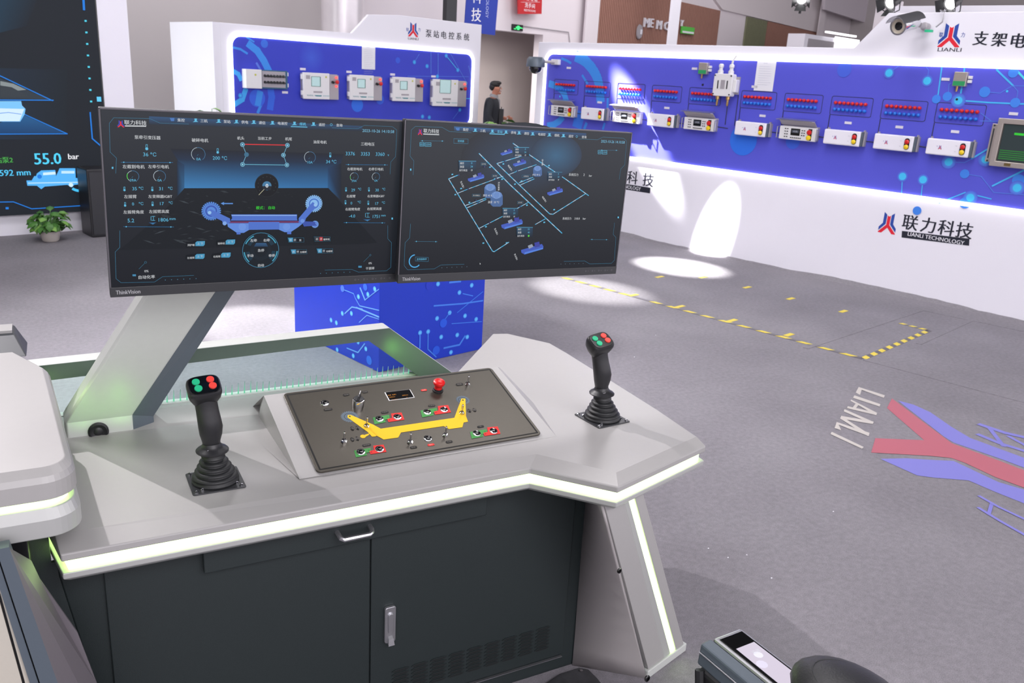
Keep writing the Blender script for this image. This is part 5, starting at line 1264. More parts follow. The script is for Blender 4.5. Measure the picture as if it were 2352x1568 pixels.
A.poly([(838, 795), (860, 782), (1005, 852), (1008, 880), (960, 905), (945, 870), (840, 822)], B1_).poly([(1625, 728), (1662, 755), (1575, 850), (1560, 895), (1520, 885), (1520, 850)], B1_).poly([(1540, 872), (1640, 876), (1655, 905), (1560, 912)], B3_)
A.up().disc((852, 808), 13 * k, rgb(150, 195, 240), 14).disc((965, 888), 15 * k, rgb(130, 170, 235), 14).disc((1646, 750), 14 * k, rgb(150, 195, 240), 14).disc((1548, 870), 16 * k, rgb(110, 150, 228), 14)
A.poly([(935, 739), (960, 728), (960, 736), (1027, 736), (1027, 744), (960, 744), (960, 752)], rgb(96, 150, 225))
# button wheel and switches
A.disc((1236, 1090), 139 * k, rgb(16, 24, 30), 40).ring((1236, 1090), 134 * k, 139 * k, rgb(60, 120, 150)); A.up()
for a0, a1 in ((115, 155), (25, 65), (185, 225), (-45, -5)): A.ring((1236, 1090), 120 * k, 128 * k, rgb(70, 165, 195), a0, a1, 10).ring((1236, 1090), 84 * k, 112 * k, rgb(24, 52, 68), a0, a1, 10)
A.ring((1236, 1090), 50 * k, 80 * k, rgb(20, 30, 38)); A.up().grad([(1185, 1062), (1290, 1062), (1275, 1035), (1200, 1035)], [rgb(30, 60, 90), rgb(30, 60, 90), rgb(50, 90, 130), rgb(50, 90, 130)])
for s, x, y in (('左牵', 1182, 1016), ('右牵', 1279, 1014), ('急停', 1237, 1090), ('手动', 1156, 1130), ('牵停', 1318, 1129), ('自动', 1237, 1202)): A.text(s, (x, y), 23 * k, WT, bold=.02)
for x, y, s in ((745, 1044, '顶护板'), (972, 1032, '破碎机'), (743, 1140, '左摇臂'), (938, 1130, '右摇臂')):
    A.poly([(x - 65, y - 10), (x + 75, y - 28), (x + 72, y + 14), (x - 65, y + 22)], rgb(13, 16, 20)); A.up().poly([(x, y - 12), (x + 12, y - 22), (x + 72, y - 24), (x + 70, y + 4), (x + 60, y + 14), (x, y + 14)], rgb(75, 155, 195)); A.up().text(s, (x - 32, y + 6), 16 * k, WT, bold=.02).text('上 下', (x + 36, y - 5), 17 * k, WT); A.k -= 2
for x, y, s, cc2 in ((1498, 1012, '泵', SB), (1695, 1005, '破碎机', rgb(190, 40, 45)), (1520, 1100, '左截割', SB), (1715, 1094, '右截割', SB)):
    A.poly([(x - 62, y - 18), (x + 60, y - 16), (x + 62, y + 16), (x - 55, y + 18)], rgb(13, 16, 20)).line([(x - 62, y - 18), (x + 60, y - 16), (x + 62, y + 16), (x - 55, y + 18)], 1.5 * k, CL, True); A.up().poly([(x - 58, y - 15), (x - 22, y - 16), (x - 22, y + 14), (x - 50, y + 15)], rgb(75, 155, 195) if cc2 == SB else rgb(60, 62, 66)).poly([(x - 20, y - 15), (x + 4, y - 15), (x + 4, y + 14), (x - 20, y + 14)], rgb(45, 55, 66) if cc2 == SB else cc2)
    A.up().text('启', (x - 40, y), 17 * k, WT).text('停', (x - 8, y), 17 * k, WT).text(s, (x + 33, y + 2), 16 * k, WT, bold=.02); A.k -= 2
for x, y in ((372, 1180), (2056, 1126)): A.ring((x, y), 6 * k, 8 * k, CL, n=12).line([(x - 8, y + 8), (x - 50, y + 50)], 2 * k, CL)
for x, y in ((288, 1277), (1980, 1213)): A.poly([(x - 14, y - 7), (x + 12, y - 7), (x + 12, y + 7), (x - 14, y + 7)], rgb(70, 140, 180))
for x, y in [(520 + i * 46, 1312 - i * 2) for i in range(6)] + [(1683 + i * 44, 1263 - i * 2) for i in range(6)]: A.disc((x, y), 3 * k, rgb(90, 150, 180), 6)
A.poly([(119, 465), (131, 465), (131, 480), (119, 480)], CN).poly([(2215, 845), (2226, 845), (2226, 859), (2215, 859)], CN)
A.build('screen_picture', SCREEN, t)

t, M, w, h = monitor('right console monitor showing a pipe network diagram', (.785, 2.042, 1.267), (1.494, 2.068, 1.247), (.797, 2.042, 1.683), 1.015)
px2 = lambda a, b: (900 + a / 3.92, 260 + b / 3.92)
A = screen_base(M, w, h, px2); k = A.unit((1000, 700))
A.disc((1180, 420), 330 * k, rgb(44, 66, 92), 36, edge=rgb(33, 36, 42), sx=1.9).up().disc((1480, 380), 190 * k, rgb(54, 98, 132), 36, edge=rgb(40, 54, 74), sx=1.5); A.k -= 1
A.grad([(560, 118), (1750, 180), (1750, 220), (560, 160)], [rgb(54, 98, 150), rgb(44, 78, 120), rgb(34, 44, 58), rgb(38, 50, 66)]); A.up()
for pts in ([(190, 555), (198, 430), (163, 385), (175, 150), (210, 118), (450, 126), (520, 165), (715, 174)], [(1680, 230), (1850, 238), (1900, 214), (2085, 224), (2112, 250), (2095, 465), (2060, 500), (2045, 595)],
            [(167, 995), (160, 1120), (118, 1165), (110, 1370), (140, 1408), (380, 1400), (440, 1365), (650, 1358)], [(2003, 985), (1992, 1090), (2015, 1115), (2003, 1320), (1975, 1350), (1780, 1355), (1735, 1328), (1548, 1332)]): A.line(pts, 2.8 * k, CL)
header(A, [664, 818, 972, 1095, 1213, 1350, 1486, 1612, 1730], 147, .062, ['集控', '三机', '泵站', '供电', '通信', '电液控', '煤机', '遥控', '查询'], 2, 27)
A.line([(880, 184), (1014, 190)], 7 * k, CN)
q = A.px; A.px = None; c = hit(M, *px2(253, 167)); emblem(A, c[0], c[1], 42 * k, 50 * k, rgb(110, 50, 160), rgb(235, 40, 60)); A.px = q
A.text('联力科技', (355, 160), 34 * k, WT, sx=1.0, bold=.02); A.poly([(282, 182), (425, 188), (425, 197), (282, 191)], WT)
A.text('2023-10-26 14:10:58', (1990, 256), 25 * k, rgb(125, 195, 228), sx=.95)
for x, y, w_, s in ((270, 279, 38, '返回'), (325, 281, 54, '主菜单'), (1871, 349, 30, '返回'), (1915, 351, 42, '主菜单')):
    A.line([(x - w_ / 2, y - 16), (x + w_ / 2, y - 16), (x + w_ / 2, y + 16), (x - w_ / 2, y + 16)], 3.5 * k, rgb(90, 180, 215), True).text(s, (x, y), 15 * k, CN)
for x0, x1, y in ((258, 468, 248), (1875, 2035, 331), (205, 410, 1153), (1785, 1945, 1135)): A.line([(x0, y), (x1, y + 2)], 2.5 * k, CL).disc((x0 + 15, y), 5 * k, CN, 8).disc((x1 - 15, y + 2), 5 * k, CN, 8)
A.line([(557, 228), (685, 232), (685, 274), (557, 270)], 3 * k, CL, True).text('变频器', (621, 250), 20 * k, CN)
BL2 = rgb(78, 178, 222); WH = rgb(205, 205, 212)
pipes = [([(785, 362), (1060, 640), (1530, 1078)], 9), ([(1090, 270), (1240, 375), (1560, 590), (1770, 740)], 8), ([(510, 590), (905, 1240)], 8), ([(1052, 1160), (920, 1245), (905, 1240)], 8), ([(510, 590), (605, 552)], 8), ([(610, 552), (890, 465)], 4),
         ([(590, 720), (688, 680), (990, 570)], 6), ([(660, 830), (845, 762)], 7), ([(672, 852), (848, 775)], 7), ([(785, 1035), (990, 930), (1230, 800)], 7), ([(1290, 1000), (1380, 950)], 7), ([(945, 452), (1420, 905)], 8), ([(1420, 905), (1450, 908), (1740, 725)], 8),
         ([(945, 452), (1180, 380)], 7), ([(1055, 550), (1130, 520), (1300, 462)], 6), ([(1145, 625), (1270, 575)], 7), ([(1155, 645), (1280, 590)], 7), ([(920, 590), (1000, 568)], 7)]
for pts, w_ in pipes:
    A.line(pts, w_ * k, BL2 if w_ > 4 else rgb(30, 36, 46)); 
A.up()
for pts, w_ in pipes:
    if w_ <= 4: continue
    for a, b in zip(pts, pts[1:]):
        L_ = math.hypot(b[0] - a[0], b[1] - a[1]); n_ = max(1, int(L_ / 62))
        for i in range(n_):
            f0 = (i + .1) / n_; f1 = (i + .55) / n_
            A.line([(a[0] + (b[0] - a[0]) * f0, a[1] + (b[1] - a[1]) * f0), (a[0] + (b[0] - a[0]) * f1, a[1] + (b[1] - a[1]) * f1)], w_ * .62 * k, WH)
A.up()
def pump(x, y, s=1.0):
    A.poly([(x - 75 * s, y + 18 * s), (x + 65 * s, y - 22 * s), (x + 75 * s, y - 5 * s), (x + 72 * s, y + 12 * s), (x - 52 * s, y + 48 * s), (x - 72 * s, y + 36 * s)], rgb(66, 92, 190))
    A.poly([(x - 52 * s, y + 48 * s), (x + 72 * s, y + 12 * s), (x + 72 * s, y + 2 * s), (x - 50 * s, y + 34 * s)], rgb(84, 130, 225)); A.up()
    A.poly([(x - 30 * s, y - 10 * s), (x - 2 * s, y - 22 * s), (x + 8 * s, y - 4 * s), (x - 22 * s, y + 10 * s)], rgb(150, 158, 178)).poly([(x + 14 * s, y - 30 * s), (x + 46 * s, y - 38 * s), (x + 52 * s, y - 6 * s), (x + 18 * s, y + 2 * s)], rgb(60, 66, 160)); A.k -= 1
for x, y, s in ((1030, 345, .72), (1148, 440, .8), (756, 570, 1), (1467, 695, .95), (1080, 980, 1.3), (1262, 1205, 1.35)): pump(x, y, s)
def tank(x, y, r, hh):
    A.poly([(x - r, y), (x + r, y), (x + r, y + hh), (x + r * .6, y + hh + r * .35), (x - r * .6, y + hh + r * .35), (x - r, y + hh)], rgb(72, 104, 156)); A.up().disc((x, y), r * .58 * k, rgb(105, 140, 200), 20, sx=1.75).ring((x, y), r * .56 * k, r * .60 * k, rgb(150, 180, 225)); A.k -= 1
tank(883, 665, 53, 80); tank(1310, 495, 40, 60); A.up(); tank(941, 735, 55, 85); A.k -= 1
A.up(3)
def info(x, y, s, v1, v2, gn=False):
    A.grad([(x - 78 * s, y - 50 * s), (x + 78 * s, y - 48 * s), (x + 78 * s, y + 45 * s), (x - 78 * s, y + 42 * s)], [rgb(40, 80, 110), rgb(34, 62, 88), rgb(22, 30, 40), rgb(26, 36, 48)]).line([(x - 78 * s, y - 50 * s), (x + 78 * s, y - 48 * s)], 3 * k, CN); A.up()
    A.text('油压', (x - 50 * s, y - 30 * s), 20 * s * k, WT, bold=.02).text('油温', (x - 50 * s, y + 1 * s), 20 * s * k, WT, bold=.02).text('运行状态', (x - 38 * s, y + 34 * s), 19 * s * k, WT, bold=.02)
    A.text(v1, (x + 38 * s, y - 30 * s), 17 * s * k, CN).text(v2, (x + 38 * s, y + 1 * s), 17 * s * k, CN).text('停' if not gn else '■', (x + 38 * s, y + 34 * s), 18 * s * k, WT if not gn else rgb(90, 220, 60)); A.k -= 1
info(678, 478, 1, '0', '34'); info(1166, 348, .85, '0', '26'); info(1465, 570, .83, '0', '23'); info(1064, 898, .9, '0', '23'); info(1193, 1070, .93, '35', '40', True)
A.up(2)
for s, x, y, hh in (('系统压力', 1632, 551, 26), ('2', 1726, 552, 22), ('bar', 1784, 560, 19), ('系统压力', 1572, 945, 24), ('318.0', 1664, 946, 20), ('bar', 1729, 946, 19), ('液位 45 %', 858, 738, 21), ('温度  20 ℃', 912, 798, 22), ('水位 99 %', 1296, 552, 19)): A.text(s, (x, y), hh * k, WT, bold=.012)
for s, x, y, r_ in (('乳化泵1', 630, 640, -1.05), ('乳化泵2', 935, 1062, -1.05), ('乳化泵3', 1113, 1290, -1.05), ('喷雾泵1', 1060, 490, -.8), ('喷雾泵2', 1368, 772, -.8), ('乳化液箱', 959, 655, -1.5), ('清水箱', 1352, 440, -1.5)): A.text(s, (x, y), 18 * k, WT, rot=r_, bold=.02)
for x, y, s in ((824, 456, '反冲洗'), (924, 562, '反冲洗'), (1152, 802, '反冲洗'), (758, 738, '乳化液配比'), (1205, 566, '水质软化')):
    w_ = 26 if len(s) < 4 else 38
    A.line([(x - w_, y - 11), (x + w_, y - 11), (x + w_, y + 11), (x - w_, y + 11)], 1.8 * k, CL, True).text(s, (x, y), 13 * k, WT)
for x, y in ((541, 549), (620, 676), (568, 731), (694, 801), (843, 1020), (820, 1167), (880, 484), (988, 592), (1104, 637), (1000, 455), (1123, 518), (1163, 610), (1410, 470), (1212, 826), (1368, 980), (1457, 866), (1030, 1165)): A.poly([(x - 9, y - 4), (x + 7, y - 7), (x + 9, y + 3), (x - 6, y + 7)], CN)
for x, y in ((598, 555), (684, 680), (755, 783), (772, 800), (875, 983), (1010, 428), (1150, 835), (830, 480), (1125, 518), (935, 588), (1210, 605)): A.disc((x, y), 9 * k, rgb(52, 58, 100), 8)
A.ring((205, 1328), 50 * k, 60 * k, rgb(80, 170, 225), 95, 320, 20).line([(208, 1292), (325, 1296), (325, 1332), (208, 1328)], 3 * k, CL, True).text('变频器曲线', (265, 1311), 18 * k, CN)
for x, y in [(447 + i * 45, 1389 - i * 2) for i in range(6)] + [(1518 + i * 40, 1355 - i) for i in range(6)]: A.disc((x, y), 3 * k, rgb(120, 150, 170), 6)
A.poly([(160, 497), (173, 497), (173, 515), (160, 515)], CN).poly([(2028, 928), (2040, 928), (2040, 943), (2028, 943)], CN).poly([(788, 1343), (797, 1355), (788, 1360)], WT)
A.build('screen_picture', SCREEN, t)

# ------------------------------------------------------------------ glass screen and its frame behind the desk
gs = thing('glass_guard', 'low slanted silver frame holding a clear glass sheet with painted green LED reflections', 'guard frame', (.5, 2.53, .82))
H_ = lambda a, b, y=2.50: hit(YF, a, b, y)
ftl, ftr = H_(81, 840.5), H_(894, 753); fbl, fbr = H_(113, 864), H_(846, 782); lo, li = H_(1029, 849), H_(957, 860)
sl = (ftr[1] - ftl[1]) / (ftr[0] - ftl[0]); xL = -.62
tl = (xL, ftl[1] + sl * (xL - ftl[0])); bl_ = (xL, tl[1] - .05)
zb = .824
ex_ = lambda a, b, z: (a[0] + (b[0] - a[0]) * (z - a[1]) / (b[1] - a[1]), z)
lo2 = ex_(ftr, lo, zb - .01); li2 = ex_(fbr, li, zb - .01)
MB().prism([bl_, fbr, ftr, tl], 2.50, 2.565, 1).build('top_rail', m_silver2, gs, world=True, bevel=.003)
MB().prism([fbr, li2, lo2, ftr], 2.50, 2.565, 1).build('slanted_leg', m_silver2, gs, world=True, bevel=.003)
m_rf = mat('dark_green_grey_front', (84, 100, 90), .38, .2, .04, 60)  # front faces toned darker and greener than the rest of the frame
MB().prism([bl_, fbr, ftr, tl], 2.497, 2.4998, 1).build('rail_face', m_rf, gs, world=True)
MB().prism([fbr, li2, lo2, ftr], 2.497, 2.4998, 1).build('leg_face', m_rf, gs, world=True)
gm = bpy.data.materials.new('clear_green_glass'); gm.use_nodes = True
nt = gm.node_tree; nt.nodes.remove(nt.nodes['Principled BSDF']); tr = nt.nodes.new('ShaderNodeBsdfTransparent'); tr.inputs[0].default_value = (.84, .93, .90, 1)
gl = nt.nodes.new('ShaderNodeBsdfGlossy'); gl.inputs[0].default_value = (.75, .9, .85, 1); gl.inputs['Roughness'].default_value = .06
mxs = nt.nodes.new('ShaderNodeMixShader'); fz = nt.nodes.new('ShaderNodeFresnel'); fz.inputs[0].default_value = 1.3
nt.links.new(fz.outputs[0], mxs.inputs[0]); nt.links.new(tr.outputs[0], mxs.inputs[1]); nt.links.new(gl.outputs[0], mxs.inputs[2]); nt.links.new(mxs.outputs[0], nt.nodes['Material Output'].inputs[0])
zi = lambda x: bl_[1] + (fbr[1] - bl_[1]) * (x - xL) / (fbr[0] - xL)
MB().prism([(xL, zb), (li2[0] - .01, zb), (fbr[0], fbr[1]), (xL, bl_[1])], 2.528, 2.534, 1).build('glass_sheet', gm, gs, world=True)
MB().box(-.20, li2[0], 2.515, 2.545, .812, .826).build('glass_channel', m_silver2, gs, world=True)
st = Art(frame((0, 2.527, 0), (1, 0, 0), (0, 0, 1)), 0, .0005); st.px = None  # glowing streaks painted in for LED reflections in the glass
R4 = random.Random(2); x = .20
while x < li2[0] - .03:
    hh = .026 + R4.uniform(0, .012); lean = (x - .2) * .0 + .002
    st.grad([(x, .826), (x + .0045, .826), (x + .003 + lean, .826 + hh), (x + .0015 + lean, .826 + hh)], [rgb(100, 200, 155), rgb(100, 200, 155), rgb(120, 150, 140), rgb(120, 150, 140)]); x += .0185
o = st.build('led_reflection_streaks', LEDPIX, gs); o['kind'] = 'stuff'

# ------------------------------------------------------------------ neighbouring console at the left
nc = thing('control_console', 'neighbouring silver console with a rounded corner and green light slot, cut off at the left', 'console', (-.6, 2.1, 0))
def rc(xr, yf, r, yb=2.60, n=8, xs=-1.3):
    pts = [(xs, yf)]
    for k in range(n + 1):
        a = math.radians(-90 + 90 * k / n); pts.append((xr - r + r * math.cos(a), yf + r + r * math.sin(a)))
    return pts + [(xr - .035, yb - .2), (xr - .105, yb - .04), (xs, yb - .04)]
Z = lambda p, z: [(a, b, z) for a, b in p]
MB().loft([Z(rc(-.015, 1.775, .045), 1.010), Z(rc(-.004, 1.756, .055), .997), Z(rc(.001, 1.75, .06), .985), Z(rc(.001, 1.75, .06), .948)]).build('upper_slab', m_silver, nc, world=True, bevel=.002)
MB().loft([Z(rc(-.016, 1.767, .05), .949), Z(rc(-.016, 1.767, .05), .928)]).build('light_strip', m_ledgreen, nc, world=True)
MB().loft([Z(rc(-.004, 1.756, .055), .929), Z(rc(.004, 1.748, .06), .906), Z(rc(.004, 1.748, .06), .868), Z(rc(-.02, 1.77, .05), .860)]).build('lower_slab', m_lip, nc, world=True, bevel=.002)
b0, b1 = onY(62, 818, 2.55), onY(32, 765, 2.66); c1 = onz(30, 752, b1.z + .002)
hx = MB().loft([[(-1.3, b0.y, b0.z), (-1.3, b1.y, b1.z), (-1.3, c1.y + .02, b1.z + .004), (-1.3, c1.y + .02, .98)], [(b0.x, b0.y, b0.z), (b1.x, b1.y, b1.z), (b1.x, c1.y + .02, b1.z + .004), (b0.x, c1.y + .02, .98)]])
hx.build('rear_hood', mat('slate_grey_paint', (48, 52, 57), .45, .1, .04, 100), nc, world=True, bevel=.003)
MB().box(-1.3, b1.x - .004, b1.y + .003, c1.y + .02, b1.z, b1.z + .008).build('hood_top', m_silver, nc, world=True)
MB().box(-1.3, -.10, 1.84, 2.55, 0, .865).build('cabinet_body', m_black, nc, world=True, bevel=.003)
def ext(a, b, Y=2050): return (a[0] + (b[0] - a[0]) * (Y - a[1]) / (b[1] - a[1]), Y)
def ncpoly(name, l0, l1, y, m, th=.03, top=1262):
    a0, a1 = ext(l0[0], l0[1], top), ext(l0[0], l0[1]); c0, c1_ = ext(l1[0], l1[1], top - 6), ext(l1[0], l1[1])
    P = [onY(*q, y) for q in (a0, a1, c1_, c0)]
    for q in P: q.z = max(q.z, 0)
    MB().slab(P, (0, th, 0)).build(name, m, nc, world=True)
lA = ((-60, 1175), (0, 1356)); lB = ((0, 1356), (67, 1568)); lG = ((0, 1300), (86, 1568)); lG2 = ((4, 1300), (90, 1568)); lH = ((30, 1283), (128.7, 1568)); lK = ((0, 1386), (50, 1568)); lK2 = ((0, 1362), (60, 1568))
ncpoly('inner_panel', ((-260, 1300), (-200, 1568)), lK, 1.712, mat('beige_panel', (196, 190, 178), .5, .1, .03, 200)); ncpoly('panel_gap', lK, ((7, 1386), (57, 1568)), 1.716, m_gloss)
ncpoly('panel_trim', ((7, 1386), (57, 1568)), lB, 1.712, mat('beige_panel', (196, 190, 178), .5)); ncpoly('leg_inner_face', lB, lG, 1.705, m_steelblue); ncpoly('leg_groove', lG, lG2, 1.712, m_gloss); ncpoly('leg_outer_face', lG2, lH, 1.70, m_steelblue)
sA, sB = onY(*ext(lH[0], lH[1], 1262), 1.70), onY(*ext(lH[0], lH[1]), 1.70)
sP = [onY(*q, 1.80) for q in ((72, 1290), (92, 1332), (178, 1453), (222, 1568), ext((178, 1453), (222, 1568), 1900))]
sB.z = max(0, sB.z); sP[-1].z = max(0, sP[-1].z)
MB().slab([sA, sB, sP[-1], sP[-2], sP[-3], sP[1], sP[0]], (.0, .006, 0)).build('leg_side_face', m_warm2 if 'm_warm2' in globals() else mat('dark_warm_grey_paint', (112, 106, 112), .5, .1, .04, 200), nc, world=True)

# ------------------------------------------------------------------ operator chair armrest (bottom right), floor mat
def arm():
    z = .70
    a, b, c = onz(1638, 1465, z), onz(1722, 1457, z), onz(1815, 1528, z)
    d = (c - b).normalized(); s = Vector((d.y, -d.x, 0))          # d runs back toward the seat
    if (b - a).dot(s) < 0: s = -s
    t = thing('operator_chair', 'black operator chair armrest with a silver rimmed touch screen, at the bottom edge', 'chair', frame(a, s, (0, 0, 1)))
    M = MW[t.name]; w = (b - a).dot(s); inv = M.inverted()
    # local: x across, y into = ez x ex ; the arm runs toward local -y
    def P(px, py, zz): q = inv @ onz(px, py, zz); return q
    L = .46
    MB().loft([[(0, 0, 0), (w, 0, 0), (w, -L, .0), (0, -L, 0)], [(0, 0, -.012), (w, 0, -.012), (w, -L, -.012), (0, -L, -.012)]]).build('screen_rim', m_alu, t, bevel=.005)
    MB().box(.008, w - .007, -.20, -.010, -.001, .0015).build('screen_bezel', m_gloss, t, bevel=.002)
    A = Art(frame(M @ Vector((0, 0, .0017)), M.col[0].xyz, M.col[1].xyz), 0, .0003); A.px = None
    A.raw([(.014, -.185), (w - .012, -.185), (w - .012, -.050), (.016, -.050)], rgb(208, 198, 214)); A.up()
    A.disc((w * .55, -.085), .010, rgb(235, 232, 245), 10).disc((w * .35, -.11), .012, rgb(225, 218, 238), 10).text('设置', (w * .6, -.075), .010, rgb(215, 215, 225))
    A.build('touch_screen_picture', LEDPIX, t)
    MB().loft([[(-.030, .004, -.006), (-.001, .006, -.004), (-.001, -L, -.004), (-.034, -L, -.006)], [(-.038, .0, -.05), (-.004, .004, -.05), (-.004, -L, -.05), (-.042, -L, -.05)]]).build('side_shell', m_steelblue, t, bevel=.004)
    MB().tube([(-.0355, .0, -.022), (-.0375, -L, -.022)], .0018, 6).build('trim_line', m_alu, t)
    MB().loft([[(-.044, -.010, -.05), (-.006, -.006, -.05), (-.006, -L, -.05), (-.046, -L, -.05)], [(-.040, -.07, -.30), (.03, -.07, -.30), (.03, -L, -.30), (-.040, -L, -.30)]]).build('arm_body', m_black, t, bevel=.008)
    MB().tube([(-.046, -.018, -.05), (-.050, -.03, -.09), (-.047, -.06, -.20), (-.044, -.085, -.30)], .010, 8).build('edge_roll', m_rubber, t, smooth=True)
    MB().ball((w * .95, -.285, .028), .095, .125, .040, 24, 14).build('arm_pad', mat('black_leather', (34, 34, 36), .42, 0, .2, 250, .3), t, smooth='all')
    sm = [(w * .95 + .06 * math.cos(a), -.285 + .085 * math.sin(a), .0575) for a in [math.radians(30 + 12 * i) for i in range(11)]]
    MB().tube(sm, .0012, 5).build('stitch_line', m_bezel, t)
    MB().box(-.03, .07, -.42, -.18, -.72, -.30).build('arm_post', m_black, t, bevel=.02)
    MB().box(-.03, .75, -.85, -.35, -.30, -.20).build('seat', mat('black_leather', (34, 34, 36), .42), t, bevel=.04)
    MB().cyl((.35, -.6, -.70), (.35, -.6, -.3), .05, .04, 16).build('pedestal', m_bezel, t)
arm()
mt = [onz(*q, .012) for q in ((1286, 1546), (1330, 1532), (1352, 1536), (1372, 1556), (1400, 1592), (1330, 1680), (1180, 1620))]
t = thing('floor_mat', 'dusty black mat lying on the floor at the cabinet corner', 'mat', Matrix.Translation((mt[0].x, mt[0].y, 0)))
MB().slab(mt, (0, 0, -.011)).build('mat', mat('dusty_black_rubber', (52, 52, 55), .8, 0, .9, 25, .6), t, world=True, bevel=.003)
p = onz(1335, 1540, .014)
MB().lathe([(.006, 0), (.006, .003), (.001, .004)], 10, p).build('corner_bolt', m_chrome, t, world=True)

# ------------------------------------------------------------------ plants
def plant(label, M, h, rad, n, pot=True, seed=1, leafl=.12, cat='plant'):
    t = thing('potted_plant', label, cat, M, 'potted plants on the hall floor')
    R = random.Random(seed)
    ph = h * .34
    MB().lathe([(rad * .42, 0), (rad * .50, ph * .1), (rad * .62, ph * .9), (rad * .66, ph), (rad * .58, ph), (rad * .55, ph * .9), (.001, ph * .88)], 20).build('pot', m_pot, t, smooth=True)
    MB().lathe([(rad * .55, ph * .88), (rad * .3, ph * .92), (.001, ph * .93)], 14).build('soil', m_soil, t)
    stems = MB(); leaf = None
    for i in range(n):
        a = R.uniform(0, 2 * math.pi); e = R.uniform(.0, 1.0); rr = rad * (.25 + .75 * e) ; z = ph + (h - ph) * R.uniform(.15, 1) * (1 - .35 * e)
        c = Vector((rr * math.cos(a), rr * math.sin(a), z)); b = Vector((rr * .15 * math.cos(a), rr * .15 * math.sin(a), ph * .9))
        m = (b + c) / 2 + Vector((0, 0, .04)); stems.tube([b, m, c], .004, 4)
        if leaf is None:
            W_ = leafl; pts = [(0, 0, 0), (W_ * .35, W_ * .22, .01), (W_ * .42, W_ * .6, .0), (0, W_, -.03), (-W_ * .42, W_ * .6, .0), (-W_ * .35, W_ * .22, .01), (0, W_ * .35, .02), (0, W_ * .68, .012)]
            q = MB().add(pts + [(x, y, z2 - .004) for x, y, z2 in pts], [(0, 1, 6), (1, 2, 7, 6), (2, 3, 7), (3, 4, 7), (4, 5, 6, 7), (5, 0, 6), (8, 14, 9), (9, 14, 15, 10), (10, 15, 11), (11, 15, 12), (12, 15, 14, 13), (13, 14, 8)])
            leaf = q.build('leaf', m_leaf, t, smooth='all'); o = leaf; alt = leaf.data.copy(); alt.materials.clear(); alt.materials.append(m_leaf2)
        else:
            o = leaf.copy(); C.objects.link(o); o.parent = t
            if R.random() < .4: o.data = alt
        o.location = c; o.rotation_euler = (R.uniform(-.9, .5), R.uniform(-.4, .4), a - math.pi / 2 + R.uniform(-.6, .6)); s = R.uniform(.7, 1.25); o.scale = (s, s, s)
    stems.build('stems', m_leaf, t, kind='stuff')
P = onz(117, 553)
plant('small leafy plant in a pale pot below the video wall', frame(P, (1, 0, 0), (0, 0, 1)), .30, .15, 90, seed=3, leafl=.075)
P = onY(1142, 266, 11.3); plant('tall leafy plant whose top shows over the right monitor before the walking man', Matrix.Translation((P.x, 11.3, 0)), P.z + .05, .26, 110, seed=5, leafl=.15)
P = onY(478, 254, 11.6); plant('leafy plant whose tips show over the left monitor beside the pump booth', Matrix.Translation((P.x, 11.6, 0)), P.z + .04, .2, 80, seed=8, leafl=.13)

